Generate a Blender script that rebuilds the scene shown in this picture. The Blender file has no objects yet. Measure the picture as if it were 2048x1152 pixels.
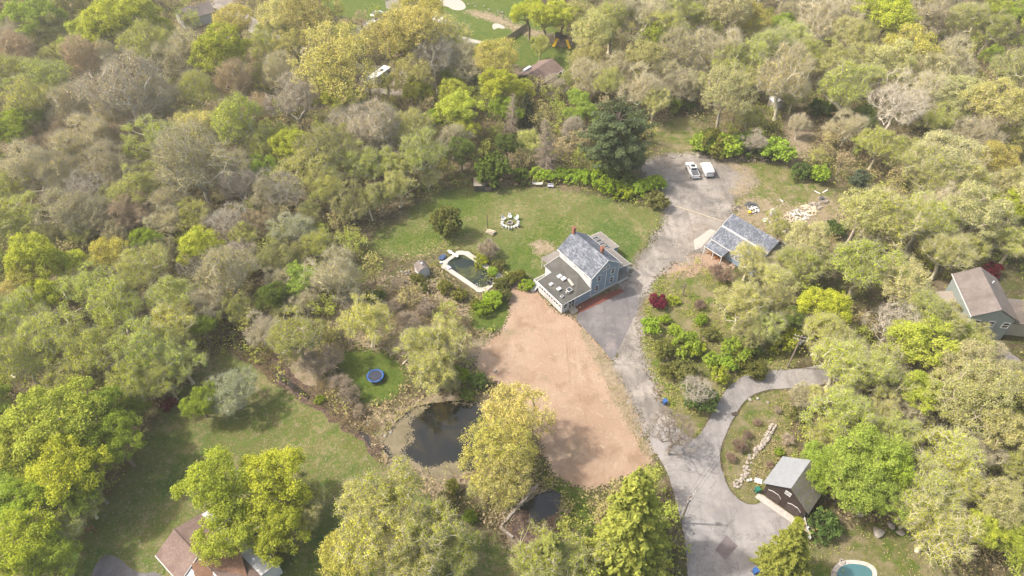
import bpy, bmesh, math, random
import numpy as np
from mathutils import Vector, Matrix
R_ = math.radians
scn = bpy.context.scene
# ---------------------------------------------------------------- camera, sky, sun
CAMH, PITCH, FPX = 95.0, 45.0, 1365.0
cd = bpy.data.cameras.new('camera'); cam = bpy.data.objects.new('camera', cd)
scn.collection.objects.link(cam); scn.camera = cam
cam.location = (0, 0, CAMH); cam.rotation_euler = (R_(90 - PITCH), 0, 0)
cd.sensor_width = 36; cd.lens = 36 * FPX / 2048; cd.clip_end = 5000; cd.clip_start = .5
SUN_EL, SUN_TO = R_(50), Vector((1, -.06, 0)).normalized()      # light travels towards +x
w = bpy.data.worlds.new("World"); scn.world = w; w.use_nodes = True
wn = w.node_tree; sky = wn.nodes.new('ShaderNodeTexSky'); sky.sky_type = 'NISHITA'; sky.sun_disc = False
sky.sun_elevation = SUN_EL; sky.sun_rotation = math.atan2(-SUN_TO.x, -SUN_TO.y); sky.dust_density = 3; sky.air_density = 1.0; sky.ozone_density=.6
bg = wn.nodes['Background']; skm = wn.nodes.new('ShaderNodeMix'); skm.data_type = 'RGBA'; skm.blend_type = 'MULTIPLY'; skm.inputs[0].default_value = 1; skm.inputs[7].default_value = (1.12, 1., .82, 1); wn.links.new(sky.outputs[0], skm.inputs[6]); wn.links.new(skm.outputs[2], bg.inputs[0]); bg.inputs[1].default_value = .15
sl = bpy.data.lights.new('sun', 'SUN'); sl.energy = 2.35; sl.angle = R_(2.2); sl.color = (1, .95, .87)
so = bpy.data.objects.new('sun', sl); scn.collection.objects.link(so)
so.rotation_euler = Vector((SUN_TO.x * math.cos(SUN_EL), SUN_TO.y * math.cos(SUN_EL), -math.sin(SUN_EL))).to_track_quat('-Z', 'Y').to_euler()
scn.view_settings.view_transform = 'Standard'; scn.view_settings.look = 'None'
scn.view_settings.exposure = 1.6; scn.view_settings.gamma = 1
scn.cycles.max_bounces = 6; scn.cycles.diffuse_bounces = 4; scn.cycles.transmission_bounces = 3
scn.cycles.transparent_max_bounces = 4
_t = R_(PITCH)
def ray(px, py):
    x = (px - 1024) / FPX; y = (576 - py) / FPX
    return np.array([x, math.cos(_t) + y * math.sin(_t), -math.sin(_t) + y * math.cos(_t)])
def G(px, py, z=0.):
    d = ray(px, py); k = (z - CAMH) / d[2]
    return np.array([d[0] * k, d[1] * k, z])
def depth(px, py, z=0.): return (z - CAMH) / ray(px, py)[2]
rng = np.random.default_rng(7); random.seed(7)
# ---------------------------------------------------------------- materials
def newmat(name):
    m = bpy.data.materials.new(name); m.use_nodes = True; nt = m.node_tree; nt.nodes.clear()
    out = nt.nodes.new('ShaderNodeOutputMaterial'); return m, nt, out
def N(nt, t, **k):
    n = nt.nodes.new('ShaderNode' + t)
    for a, b in k.items():
        if a in ('operation', 'blend_type', 'data_type', 'attribute_name', 'feature', 'distance', 'noise_dimensions'): setattr(n, a, b)
        else: n.inputs[a.replace('_', ' ')].default_value = b
    return n
def ramp(nt, fac, stops, interp='LINEAR'):
    r = nt.nodes.new('ShaderNodeValToRGB'); e = r.color_ramp.elements; r.color_ramp.interpolation = interp
    while len(e) < len(stops): e.new(.5)
    for i, (p, c) in enumerate(stops): e[i].position = p; e[i].color = (*c, 1)
    nt.links.new(fac, r.inputs[0]); return r.outputs[0]
def mix(nt, f, a, b, bt='MIX'):
    m = nt.nodes.new('ShaderNodeMix'); m.data_type = 'RGBA'; m.blend_type = bt; m.clamp_factor = True; m.clamp_result = False
    for s, v in ((m.inputs[0], f), (m.inputs[6], a), (m.inputs[7], b)):
        if isinstance(v, (int, float)): s.default_value = v
        elif isinstance(v, tuple): s.default_value = (*v, 1)
        else: nt.links.new(v, s)
    return m.outputs[2]
def noise(nt, co, scale, detail=6, rough=.6, dist=0., lo=.35, hi=.65, off=(0, 0, 0), sc3=(1, 1, 1), rot=0):
    mp = nt.nodes.new('ShaderNodeMapping'); nt.links.new(co, mp.inputs[0]); mp.inputs[1].default_value = off; mp.inputs[3].default_value = sc3; mp.inputs[2].default_value = (0, 0, rot)
    n = N(nt, 'TexNoise', Scale=scale, Detail=detail, Roughness=rough, Distortion=dist); nt.links.new(mp.outputs[0], n.inputs[0])
    m = nt.nodes.new('ShaderNodeMapRange'); m.inputs[1].default_value = lo; m.inputs[2].default_value = hi
    nt.links.new(n.outputs[0], m.inputs[0]); return m.outputs[0]
def surf(nt, out, col, rough=.9, spec=.2, bump=None, bstr=.5, bdist=.1, metal=0.):
    p = nt.nodes.new('ShaderNodeBsdfPrincipled'); p.inputs['Roughness'].default_value = rough
    p.inputs['Specular IOR Level'].default_value = spec; p.inputs['Metallic'].default_value = metal
    if isinstance(col, tuple): p.inputs[0].default_value = (*col, 1)
    else: nt.links.new(col, p.inputs[0])
    if bump is not None:
        b = N(nt, 'Bump', Strength=bstr, Distance=bdist); nt.links.new(bump, b.inputs['Height']); nt.links.new(b.outputs[0], p.inputs['Normal'])
    nt.links.new(p.outputs[0], out.inputs[0]); return p
def coord(nt, world=True):
    return nt.nodes.new('ShaderNodeNewGeometry').outputs['Position'] if world else nt.nodes.new('ShaderNodeTexCoord').outputs['Object']
M = {}
def ground_mat(name, base, layers, bstr=.6, bdist=.15, bscale=2.5, streak=None):
    """base colour then layers (colour, scale, lo, hi, offset, detail, distortion)"""
    m, nt, out = newmat(name); co = coord(nt); c = base
    for i, (col, sc, lo, hi) in enumerate(layers):
        c = mix(nt, noise(nt, co, sc, 8, .65, .3 if sc < 1 else 0, lo, hi, (i * 17.3, i * 9.1, i * 3.)), c, col)
    for col, rot, sx, sy, lo, hi in (streak or []): c = mix(nt, noise(nt, co, 1., 6, .6, .15, lo, hi, (5, 3, 0), (sx, sy, 1), rot), c, col)
    b = noise(nt, co, bscale, 10, .75, 0, .2, .8)
    surf(nt, out, c, .95, .1, b, bstr, bdist); M[name] = m; return m
def plain(name, col, rough=.6, var=.12, scale=3., spec=.3, metal=0., world=False, bump=0):
    m, nt, out = newmat(name); co = coord(nt, world)
    d = tuple(x * (1 - var) for x in col); l = tuple(min(1, x * (1 + var)) for x in col)
    f = noise(nt, co, scale, 6, .65, 0, .3, .7)
    surf(nt, out, mix(nt, f, d, l), rough, spec, f if bump else None, bump, .03, metal); M[name] = m; return m
ground_mat('forest_floor', (0.15, 0.12, 0.068), [((0.21, 0.168, 0.109), .25, .4, .62), ((0.0756, 0.0882, 0.0235), .12, .42, .58), ((0.084, 0.0588, 0.0378), .9, .45, .65), ((0.286, 0.235, 0.176), 2.2, .56, .7), ((0.0672, 0.0924, 0.0168), 1.4, .58, .68)], 1., .4)
ground_mat('lawn_grass', (.108, .108, .034), [((.185, .16, .078), .09, .44, .58), ((.052, .088, .015), .13, .50, .60), ((.20, .165, .098), .5, .55, .68), ((.08, .115, .021), 1.3, .45, .62), ((.23, .195, .135), 2.6, .56, .68), ((.042, .066, .013), 5.5, .52, .66)], .9, .15, 4)
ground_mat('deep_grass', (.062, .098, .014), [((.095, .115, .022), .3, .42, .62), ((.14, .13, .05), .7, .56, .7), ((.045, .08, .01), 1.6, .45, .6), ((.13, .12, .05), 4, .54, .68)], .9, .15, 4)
ground_mat('wild_grass', (0.118, 0.118, 0.042), [((0.202, 0.168, 0.101), .3, .45, .62), ((0.0756, 0.109, 0.0168), .45, .5, .62), ((0.21, 0.202, 0.042), 1.0, .6, .7), ((0.252, 0.21, 0.151), 2.5, .6, .72)], .9, .25, 3)
ground_mat('dry_grass', (0.227, 0.181, 0.122), [((0.118, 0.118, 0.042), .5, .5, .64), ((0.302, 0.252, 0.185), 1.5, .5, .7), ((0.143, 0.101, 0.0672), .8, .55, .7)], .9, .25, 3)
ground_mat('garage_gravel', (.20, .175, .15), [((.25, .22, .19), .4, .45, .6), ((.15, .125, .10), 1.2, .5, .65)], .8, .2)
ground_mat('soil_dirt', (.245, .170, .120), [((.28, .205, .150), .12, .4, .6), ((.205, .138, .096), .25, .50, .66), ((.31, .245, .18), .9, .56, .72), ((.235, .165, .11), 2., .58, .74), ((.20, .16, .10), .18, .58, .68)], .7, .2, 2, [((.215, .15, .102), R_(25), .9, .05, .60, .72), ((.29, .225, .165), R_(-20), .7, .06, .62, .76)])
ground_mat('leaf_water_soil', (0.0504, 0.036, 0.0324), [((0.108, 0.072, 0.0504), 1.2, .45, .6), ((0.18, 0.137, 0.108), 2.5, .55, .7)], .6, .1)
def asphalt(name, dark, mid, light, crack=.6, dirt=(.25, .205, .165)):
    m, nt, out = newmat(name); co = coord(nt)
    c = mix(nt, noise(nt, co, .13, 7, .6, .6, .42, .58), mid, light)
    c = mix(nt, noise(nt, co, .22, 9, .75, .8, .47, .66, (31, 7, 0)), c, dark)
    c = mix(nt, noise(nt, co, .22, 8, .7, .5, .56, .72, (3, 47, 0)), c, dirt)
    c = mix(nt, noise(nt, co, 1., 6, .65, .3, .5, .72, (1, 2, 0), (.5, .05, 1), R_(20)), c, tuple(x * .72 for x in mid)); c = mix(nt, noise(nt, co, 1., 5, .6, .2, .56, .74, (9, 2, 0), (.45, .06, 1), R_(14)), c, tuple(x * .95 for x in light))
    c = mix(nt, noise(nt, co, 2.2, 6, .7, 0, .5, .85, (3, 7, 0)), c, tuple(x * .8 for x in mid))
    v = N(nt, 'TexVoronoi', Scale=.16, feature='DISTANCE_TO_EDGE'); wv = N(nt, 'TexNoise', Scale=.35, Detail=8., Roughness=.7)
    nt.links.new(co, wv.inputs[0]); wscale = mix(nt, 1., wv.outputs[1], (9., 9., 9.), 'MULTIPLY'); nt.links.new(mix(nt, 1., co, wscale, 'ADD'), v.inputs[0])
    mr = nt.nodes.new('ShaderNodeMapRange'); mr.inputs[1].default_value = .004; mr.inputs[2].default_value = .016; mr.inputs[3].default_value = crack; mr.inputs[4].default_value = 0
    nt.links.new(v.outputs[0], mr.inputs[0]); c = mix(nt, mr.outputs[0], c, tuple(x * .35 for x in dark))
    surf(nt, out, c, .9, .15, noise(nt, co, 6, 8, .7), .25, .05); M[name] = m
asphalt('asphalt_worn', (.088, .082, .076), (.168, .152, .136), (.255, .23, .205), .7)
asphalt('asphalt_road', (.145, .137, .134), (.192, .181, .176), (.235, .222, .214), .6, (.235, .21, .185))
asphalt('asphalt_pad', (0.0836, 0.0798, 0.0836), (0.114, 0.106, 0.11), (0.152, 0.141, 0.141), .3, (0.213, 0.182, 0.167))
def shingle(name, cols, sc=(1.1, 3.2), rough=.85):
    m, nt, out = newmat(name); co = coord(nt, False)
    mp = nt.nodes.new('ShaderNodeMapping'); nt.links.new(co, mp.inputs[0]); mp.inputs[3].default_value = (sc[1], sc[0], sc[1])
    v = N(nt, 'TexVoronoi', Scale=1.6); nt.links.new(mp.outputs[0], v.inputs[0])
    s = nt.nodes.new('ShaderNodeSeparateColor'); nt.links.new(v.outputs['Color'], s.inputs[0])
    c = ramp(nt, s.outputs[0], [(i / (len(cols) - 1), k) for i, k in enumerate(cols)])
    c = mix(nt, noise(nt, co, .5, 5, .6, 0, .4, .8), c, tuple(x * .8 for x in cols[0]))
    surf(nt, out, c, rough, .2, s.outputs[1], .3, .03); M[name] = m
shingle('slate_shingle', [(0.057, 0.0646, 0.0836), (0.0912, 0.103, 0.129), (0.129, 0.141, 0.167), (0.19, 0.201, 0.228)])
shingle('brown_shingle', [(0.122, 0.0836, 0.0722), (0.152, 0.11, 0.095), (0.182, 0.133, 0.114)], (2, 5))
shingle('taupe_shingle', [(0.118, 0.0988, 0.0912), (0.141, 0.122, 0.114), (0.167, 0.144, 0.133)], (2, 5))
shingle('rust_shingle', [(0.129, 0.0722, 0.0456), (0.16, 0.0912, 0.0608), (0.19, 0.114, 0.076)], (2, 5))
shingle('flat_roof_grey', [(0.0646, 0.0631, 0.0593), (0.076, 0.0745, 0.0684), (0.0912, 0.0874, 0.0798)], (.3, .6))
shingle('wing_roof', [(0.152, 0.137, 0.125), (0.175, 0.16, 0.148), (0.198, 0.179, 0.167)], (.3, .6))
shingle('moss_shingle', [(0.114, 0.106, 0.0912), (0.16, 0.144, 0.125), (0.114, 0.122, 0.0456)], (1, 2))
def siding(name, col, pitch=7., dirt=.15):
    m, nt, out = newmat(name); co = coord(nt, False)
    sx = nt.nodes.new('ShaderNodeSeparateXYZ'); nt.links.new(co, sx.inputs[0])
    a = N(nt, 'Math', operation='MULTIPLY'); a.inputs[1].default_value = pitch; nt.links.new(sx.outputs[2], a.inputs[0])
    b = N(nt, 'Math', operation='FRACT'); nt.links.new(a.outputs[0], b.inputs[0])
    c = ramp(nt, b.outputs[0], [(0, tuple(x * .8 for x in col)), (.15, col), (1, col)])
    c = mix(nt, noise(nt, co, 1.2, 6, .7, 0, .5, .9), c, tuple(x * (1 - dirt) for x in col)); surf(nt, out, c, .7, .25, b.outputs[0], .3, .02); M[name] = m
siding('blue_siding', (0.175, 0.228, 0.289)); siding('white_siding', (0.418, 0.426, 0.441)); siding('green_siding', (0.0532, 0.0912, 0.076)); siding('tan_siding', (0.342, 0.319, 0.274)); siding('teal_siding', (.20, .23, .22))
plain('white_trim', (0.468, 0.468, 0.46), .5, .05); plain('white_paint', (0.515, 0.523, 0.53), .35, .04, spec=.5); plain('glass', (0.0195, 0.0234, 0.0273), .08, .2, spec=.8)
plain('sky_glass', (0.234, 0.265, 0.296), .15, .15, spec=.8); plain('brick', (0.218, 0.0936, 0.0624), .9, .3, 14); plain('concrete', (0.296, 0.273, 0.242), .9, .15, 1.5)
plain('pool_deck_concrete', (.34, .315, .28), .9, .15, 2., world=True, bump=.3); plain('dark_metal', (0.0468, 0.0468, 0.0507), .5, .3); plain('tire', (0.0156, 0.0156, 0.0156), .8)
plain('grey_metal', (.205, .215, .23), .6, .1, 1.5, metal=.2); plain('weathered_wood', (0.218, 0.187, 0.156), .9, .3, 5); plain('dark_wood', (0.0585, 0.0429, 0.039), .9, .45, 4)
plain('pole_wood', (0.172, 0.144, 0.117), .9, .2, 5); plain('red_mulch', (0.125, 0.0429, 0.0328), .95, .3, 4, bump=.5); plain('black_cover', (0.078, 0.078, 0.0819), .7, .1)
plain('blue_plastic', (0.0234, 0.078, 0.234), .5, .15); plain('yellow_plastic', (.80, .50, .02), .4, .1); plain('green_plastic', (0.0156, 0.117, 0.078), .5, .15)
plain('stone', (0.257, 0.226, 0.195), .95, .35, 2.2, bump=.8); plain('pale_rock', (.23, .21, .185), .95, .25, 1.5, bump=.8); plain('red_light', (0.351, 0.0156, 0.0156), .3)
plain('blue_tarp', (0.039, 0.0702, 0.14), .5, .4, 2.5, bump=.6); plain('tan_wood', (0.406, 0.343, 0.257), .8, .2, 3); plain('orange_wood', (0.273, 0.125, 0.0546), .8, .3, 3); plain('beige_door', (0.328, 0.242, 0.172), .7, .1)
plain('wire', (0.039, 0.039, 0.039), .6); plain('silver_paint', (0.374, 0.39, 0.413), .3, .05, spec=.6); plain('trampoline_mat', (0.0234, 0.0273, 0.0468), .6, .2); plain('red_wood', (0.156, 0.0546, 0.039), .9, .3, 4)
plain('rope_net', (0.328, 0.328, 0.296), .9, .2, 8); plain('lavender_paint', (0.328, 0.328, 0.39), .7, .15); plain('patch_asphalt', (0.117, 0.0975, 0.0975), .9, .15, 2, world=True); plain('curb', (0.312, 0.289, 0.265), .9, .2, 2)
def water(name, col, scum=None, lo=.5, hi=.55):
    m, nt, out = newmat(name); co = coord(nt)
    c = col
    if scum: c = mix(nt, noise(nt, co, .25, 8, .65, .8, lo, hi), col, scum)
    surf(nt, out, c, .08, .5, noise(nt, co, 3, 4, .6), .06, .03); M[name] = m
water('pond_water', (.006, .007, .006), (.022, .018, .008), .45, .62); water('pool_water', (.008, .014, .009), (.07, .075, .010), .50, .68); water('clear_water', (.05, .12, .13)); water('stream_water', (.02, .017, .013))
def scum():
    m, nt, out = newmat('pond_scum'); co = coord(nt)
    c = mix(nt, noise(nt, co, .5, 8, .7, .5, .4, .65), (.095, .08, .042), (.155, .13, .085)); c = mix(nt, noise(nt, co, 2.5, 6, .7, 0, .55, .7), c, (.045, .04, .02))
    surf(nt, out, c, .7, .3, noise(nt, co, 3, 6, .7), .3, .03); M['pond_scum'] = m
scum()
def leafmat():
    m, nt, out = newmat('leaf'); oi = nt.nodes.new('ShaderNodeObjectInfo'); at = N(nt, 'Attribute', attribute_name='tint')
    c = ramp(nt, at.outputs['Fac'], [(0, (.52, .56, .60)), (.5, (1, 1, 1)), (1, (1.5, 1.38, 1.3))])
    c = mix(nt, 1., oi.outputs['Color'], c, 'MULTIPLY')
    d = nt.nodes.new('ShaderNodeBsdfDiffuse'); t = nt.nodes.new('ShaderNodeBsdfTranslucent'); ms = nt.nodes.new('ShaderNodeMixShader'); ms.inputs[0].default_value = .42
    nt.links.new(c, d.inputs[0]); nt.links.new(mix(nt, 1., c, (1.15, 1.1, .7), 'MULTIPLY'), t.inputs[0]); nt.links.new(d.outputs[0], ms.inputs[1]); nt.links.new(t.outputs[0], ms.inputs[2]); nt.links.new(ms.outputs[0], out.inputs[0]); M['leaf'] = m
    m, nt, out = newmat('bark'); oi = nt.nodes.new('ShaderNodeObjectInfo'); co = coord(nt, False)
    c = mix(nt, noise(nt, co, 1.6, 4, .7, 0, .3, .7), (.75, .75, .75), (1.2, 1.2, 1.2)); c = mix(nt, 1., oi.outputs['Color'], c, 'MULTIPLY')
    d = nt.nodes.new('ShaderNodeBsdfDiffuse'); nt.links.new(c, d.inputs[0]); nt.links.new(d.outputs[0], out.inputs[0]); M['bark'] = m
    m, nt, out = newmat('undergrowth_leaf'); at = N(nt, 'Attribute', attribute_name='tint')
    c = ramp(nt, at.outputs['Fac'], [(0, (.36, .28, .18)), (.3, (.34, .29, .14)), (.5, (.31, .31, .08)), (.8, (.26, .32, .05)), (1, (.32, .36, .07))])
    d = nt.nodes.new('ShaderNodeBsdfDiffuse'); t = nt.nodes.new('ShaderNodeBsdfTranslucent'); ms = nt.nodes.new('ShaderNodeMixShader'); ms.inputs[0].default_value = .3
    nt.links.new(c, d.inputs[0]); nt.links.new(c, t.inputs[0]); nt.links.new(d.outputs[0], ms.inputs[1]); nt.links.new(t.outputs[0], ms.inputs[2]); nt.links.new(ms.outputs[0], out.inputs[0]); M['undergrowth_leaf'] = m
leafmat()
# ---------------------------------------------------------------- object helpers
C = scn.collection
def nmesh(name, v, f, mat, tint=None, smooth=False):
    v = np.asarray(v, np.float32).reshape(-1, 3); f = np.asarray(f, np.int32); k = f.shape[1]
    me = bpy.data.meshes.new(name); me.vertices.add(len(v)); me.vertices.foreach_set('co', v.ravel())
    me.loops.add(f.size); me.loops.foreach_set('vertex_index', f.ravel()); me.polygons.add(len(f))
    me.polygons.foreach_set('loop_start', np.arange(0, f.size, k, dtype=np.int32))
    if tint is not None:
        a = me.attributes.new('tint', 'FLOAT', 'POINT'); a.data.foreach_set('value', np.asarray(tint, np.float32))
    me.update(calc_edges=True); me.materials.append(mat)
    if smooth: me.polygons.foreach_set('use_smooth', np.ones(len(f), bool))
    return me
def link(name, me, parent=None, color=None):
    o = bpy.data.objects.new(name, me); C.objects.link(o)
    if parent: o.parent = parent
    if color is not None: o.color = (*color, 1)
    return o
def tag(o, label=None, cat=None, group=None, kind=None):
    if label: o['label'] = label
    if cat: o['category'] = cat
    if group: o['group'] = group
    if kind: o['kind'] = kind
    return o
def thing(name, label, cat, loc, rz=0, group=None):
    o = bpy.data.objects.new(name, None); C.objects.link(o); o.location = tuple(map(float, loc)); o.rotation_euler = (0, 0, rz); o.empty_display_size = .2
    return tag(o, label, cat, group)
class B:
    def __init__(s): s.v = []; s.f = []
    def add(s, v, f, T=None):
        n = len(s.v); s.v += [tuple(T @ Vector(p)) if T else tuple(p) for p in v]; s.f += [tuple(i + n for i in q) for q in f]; return s
    def box(s, c, d, rz=0, rx=0, ry=0, tp=1., T=None):
        x, y, z = (k / 2 for k in d); v = [(-x, -y, -z), (x, -y, -z), (x, y, -z), (-x, y, -z), (-x * tp, -y * tp, z), (x * tp, -y * tp, z), (x * tp, y * tp, z), (-x * tp, y * tp, z)]
        m = Matrix.Translation(c) @ Matrix.Rotation(rz, 4, 'Z') @ Matrix.Rotation(ry, 4, 'Y') @ Matrix.Rotation(rx, 4, 'X')
        if T: m = T @ m
        return s.add(v, [(3, 2, 1, 0), (4, 5, 6, 7), (0, 1, 5, 4), (1, 2, 6, 5), (2, 3, 7, 6), (3, 0, 4, 7)], m)
    def b2(s, x0, x1, y0, y1, z0, z1): return s.box(((x0 + x1) / 2, (y0 + y1) / 2, (z0 + z1) / 2), (abs(x1 - x0), abs(y1 - y0), abs(z1 - z0)))
    def slab(s, pts, th=.12, up=(0, 0, -1)):
        n = len(pts); u = Vector(up) * th; v = [Vector(p) for p in pts] + [Vector(p) + u for p in pts]
        s.add(v, [tuple(range(n)), tuple(range(2 * n - 1, n - 1, -1))] + [(i, i + n, (i + 1) % n + n, (i + 1) % n) for i in range(n)]); return s
    def tube(s, pts, rad, n=8, cap=True):
        pts = [Vector(p) for p in pts]; rad = rad if isinstance(rad, (list, tuple)) else [rad] * len(pts); b = len(s.v)
        for i, p in enumerate(pts):
            d = (pts[min(i + 1, len(pts) - 1)] - pts[max(i - 1, 0)]).normalized(); a = d.cross(Vector((0, 0, 1)) if abs(d.z) < .9 else Vector((1, 0, 0))).normalized(); c = d.cross(a)
            s.v += [tuple(p + (a * math.cos(t) + c * math.sin(t)) * rad[i]) for t in (2 * math.pi * k / n for k in range(n))]
        for i in range(len(pts) - 1):
            s.f += [(b + i * n + k, b + i * n + (k + 1) % n, b + (i + 1) * n + (k + 1) % n, b + (i + 1) * n + k) for k in range(n)]
        if cap: s.f += [tuple(b + k for k in range(n))[::-1], tuple(b + (len(pts) - 1) * n + k for k in range(n))]
        return s
    def cyl(s, c, r, h, n=16, r2=None): return s.tube([c, (c[0], c[1], c[2] + h)], [r, r if r2 is None else r2], n)
    def ring(s, c, r, t, n=24, m=6):
        b = len(s.v)
        for i in range(n):
            a = 2 * math.pi * i / n
            for j in range(m):
                q = 2 * math.pi * j / m; s.v.append((c[0] + (r + t * math.cos(q)) * math.cos(a), c[1] + (r + t * math.cos(q)) * math.sin(a), c[2] + t * math.sin(q)))
        s.f += [(b + i * m + j, b + ((i + 1) % n) * m + j, b + ((i + 1) % n) * m + (j + 1) % m, b + i * m + (j + 1) % m) for i in range(n) for j in range(m)]; return s
    def rock(s, c, r, sq=(1, 1, .7), seed=0):
        rr = random.Random(seed); bm = bmesh.new(); bmesh.ops.create_icosphere(bm, subdivisions=2, radius=1)
        k = [Vector((rr.gauss(0, 1), rr.gauss(0, 1), rr.gauss(0, 1))).normalized() for _ in range(6)]
        for v in bm.verts:
            f = 1
            for q in k:
                d = v.co.dot(q)
                if d > .6: f -= (d - .6) * .7
            v.co *= f * rr.uniform(.93, 1.05)
        rz = rr.uniform(0, 6.28)
        T = Matrix.Translation(c) @ Matrix.Rotation(rz, 4, 'Z') @ Matrix.Diagonal((r * sq[0], r * sq[1], r * sq[2], 1))
        s.add([v.co.copy() for v in bm.verts], [tuple(v.index for v in f.verts) for f in bm.faces], T); bm.free(); return s
    def build(s, name, mat, parent=None, bevel=0, smooth=False, label=None):
        me = bpy.data.meshes.new(name); me.from_pydata(s.v, [], s.f); me.update(); me.materials.append(M[mat])
        bm = bmesh.new(); bm.from_mesh(me); bmesh.ops.recalc_face_normals(bm, faces=bm.faces)
        if bevel: bmesh.ops.bevel(bm, geom=list(bm.edges), offset=bevel, segments=2, affect='EDGES', profile=.6)
        bm.to_mesh(me); bm.free()
        if smooth: me.polygons.foreach_set('use_smooth', [True] * len(me.polygons))
        o = link(name, me, parent)
        if label: o['label'] = label
        return o
def copy_tree(o, parent=None):
    c = o.copy(); C.objects.link(c); c.parent = parent
    for ch in list(o.children): copy_tree(ch, c)
    return c
# ---------------------------------------------------------------- numpy noise and polygons
def vnoise(x, y, sc, seed=0, octs=4):
    t = np.zeros_like(x, float); a = 1.; tot = 0
    for o in range(octs):
        X = x / sc; Y = y / sc; xi = np.floor(X).astype(np.int64); yi = np.floor(Y).astype(np.int64); fx = X - xi; fy = Y - yi
        fx = fx * fx * (3 - 2 * fx); fy = fy * fy * (3 - 2 * fy)
        def h(i, j):
            n = (i * 374761393 + j * 668265263 + (seed + o) * 982451653) & 0x7fffffff; n = ((n ^ (n >> 13)) * 1274126177) & 0x7fffffff
            return ((n ^ (n >> 16)) & 0xffff) / 65535.
        t += a * ((h(xi, yi) * (1 - fx) + h(xi + 1, yi) * fx) * (1 - fy) + (h(xi, yi + 1) * (1 - fx) + h(xi + 1, yi + 1) * fx) * fy); tot += a; a *= .5; sc /= 2
    return t / tot
def P(s):
    v = [float(q) for q in s.replace(',', ' ').split()]; return [(v[i], v[i + 1]) for i in range(0, len(v), 2)]
def gp(s, z=0.): return np.array([G(a, b, z)[:2] for a, b in (P(s) if isinstance(s, str) else s)])
def sdf(x, y, poly):
    """positive inside"""
    d = np.full(x.shape, 1e9); ins = np.zeros(x.shape, bool); n = len(poly)
    for i in range(n):
        ax, ay = poly[i]; bx, by = poly[(i + 1) % n]; ex, ey = bx - ax, by - ay; wx, wy = x - ax, y - ay
        t = np.clip((wx * ex + wy * ey) / (ex * ex + ey * ey + 1e-9), 0, 1); d = np.minimum(d, (wx - ex * t) ** 2 + (wy - ey * t) ** 2)
        c = ((ay > y) != (by > y)) & (x < (bx - ax) * (y - ay) / (by - ay + 1e-12) + ax); ins ^= c
    d = np.sqrt(d); return np.where(ins, d, -d)
def smoothp(p, it=2):
    for _ in range(it):
        q = np.roll(p, -1, 0); p = np.stack([p * .75 + q * .25, p * .25 + q * .75], 1).reshape(-1, 2)
    return p
def ragged(name, poly, z, mat, cell=.3, rag=1.2, sc=3., kind='structure', seed=0, dith=0.):
    """a sheet on the ground whose outline is frayed, marched on a fine grid"""
    p = smoothp(gp(poly)); x0, y0 = p.min(0) - rag - 1; x1, y1 = p.max(0) + rag + 1
    nx, ny = int((x1 - x0) / cell) + 1, int((y1 - y0) / cell) + 1
    X, Y = np.meshgrid(x0 + np.arange(nx + 1) * cell, y0 + np.arange(ny + 1) * cell)
    F = sdf(X, Y, p) + (vnoise(X, Y, sc, seed) - .5) * 2 * rag
    # pull border vertices onto the zero line so the outline is not stair-stepped
    Fc = (F[:-1, :-1] + F[1:, :-1] + F[:-1, 1:] + F[1:, 1:]) / 4; keep = Fc + (np.random.default_rng(seed).random(Fc.shape) - .5) * 2 * dith > 0
    gy, gx = np.gradient(F, cell); gl = np.sqrt(gx ** 2 + gy ** 2) + 1e-6; near = np.abs(F) < (cell * .9 if dith < .3 else 0)
    sh = np.where(near, np.clip(-F / gl, -cell * .5, cell * .5), 0); X = X + sh * gx / gl; Y = Y + sh * gy / gl
    idx = np.arange(X.size).reshape(X.shape); f = np.stack([idx[:-1, :-1], idx[:-1, 1:], idx[1:, 1:], idx[1:, :-1]], -1)[keep]
    u, inv = np.unique(f, return_inverse=True); v = np.stack([X.ravel()[u], Y.ravel()[u], np.full(len(u), z)], 1)
    o = link(name, nmesh(name, v, inv.reshape(-1, 4), M[mat])); tag(o, kind=kind); return o
def sheet(name, poly, z, mat, it=2):
    p = smoothp(gp(poly), it); me = bpy.data.meshes.new(name); bm = bmesh.new(); vs = [bm.verts.new((a, b, z)) for a, b in p]
    bm.faces.new(vs); bmesh.ops.triangulate(bm, faces=bm.faces, ngon_method='EAR_CLIP'); bmesh.ops.recalc_face_normals(bm, faces=bm.faces)
    if sum(f.normal.z for f in bm.faces) < 0: bmesh.ops.reverse_faces(bm, faces=bm.faces)
    bm.to_mesh(me); bm.free(); me.materials.append(M[mat]); return tag(link(name, me), kind='structure')
# ---------------------------------------------------------------- ground
def quad_sheet(name, x0, x1, y0, y1, z, mat):
    me = nmesh(name, [(x0, y0, z), (x1, y0, z), (x1, y1, z), (x0, y1, z)], [(0, 1, 2, 3)], M[mat]); return tag(link(name, me), kind='structure')
quad_sheet('ground', -2500, 2500, -600, 4000, -.04, 'forest_floor')
BACK_LAWN = "735,490 770,455 800,440 830,415 870,392 905,382 945,385 1000,376 1060,372 1120,376 1180,390 1230,404 1275,412 1322,414 1322,440 1308,462 1290,490 1268,520 1255,550 1240,560 1150,570 1100,562 1060,562 1010,552 985,530 960,505 900,492 870,500 830,512 790,520 755,510"
SIDE_LAWN = "935,625 1000,585 1025,580 1020,620 1012,655 985,662 945,655"
TRAMP_LAWN = "672,718 700,698 760,702 805,725 812,770 775,798 735,812 702,792 683,755"
FRONT_LAWN = "300,850 420,700 500,715 560,775 600,798 640,812 690,835 720,860 745,890 768,925 800,965 880,1000 940,1040 1010,1095 1045,1160 1060,1260 100,1260 130,1080 220,1000"
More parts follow.
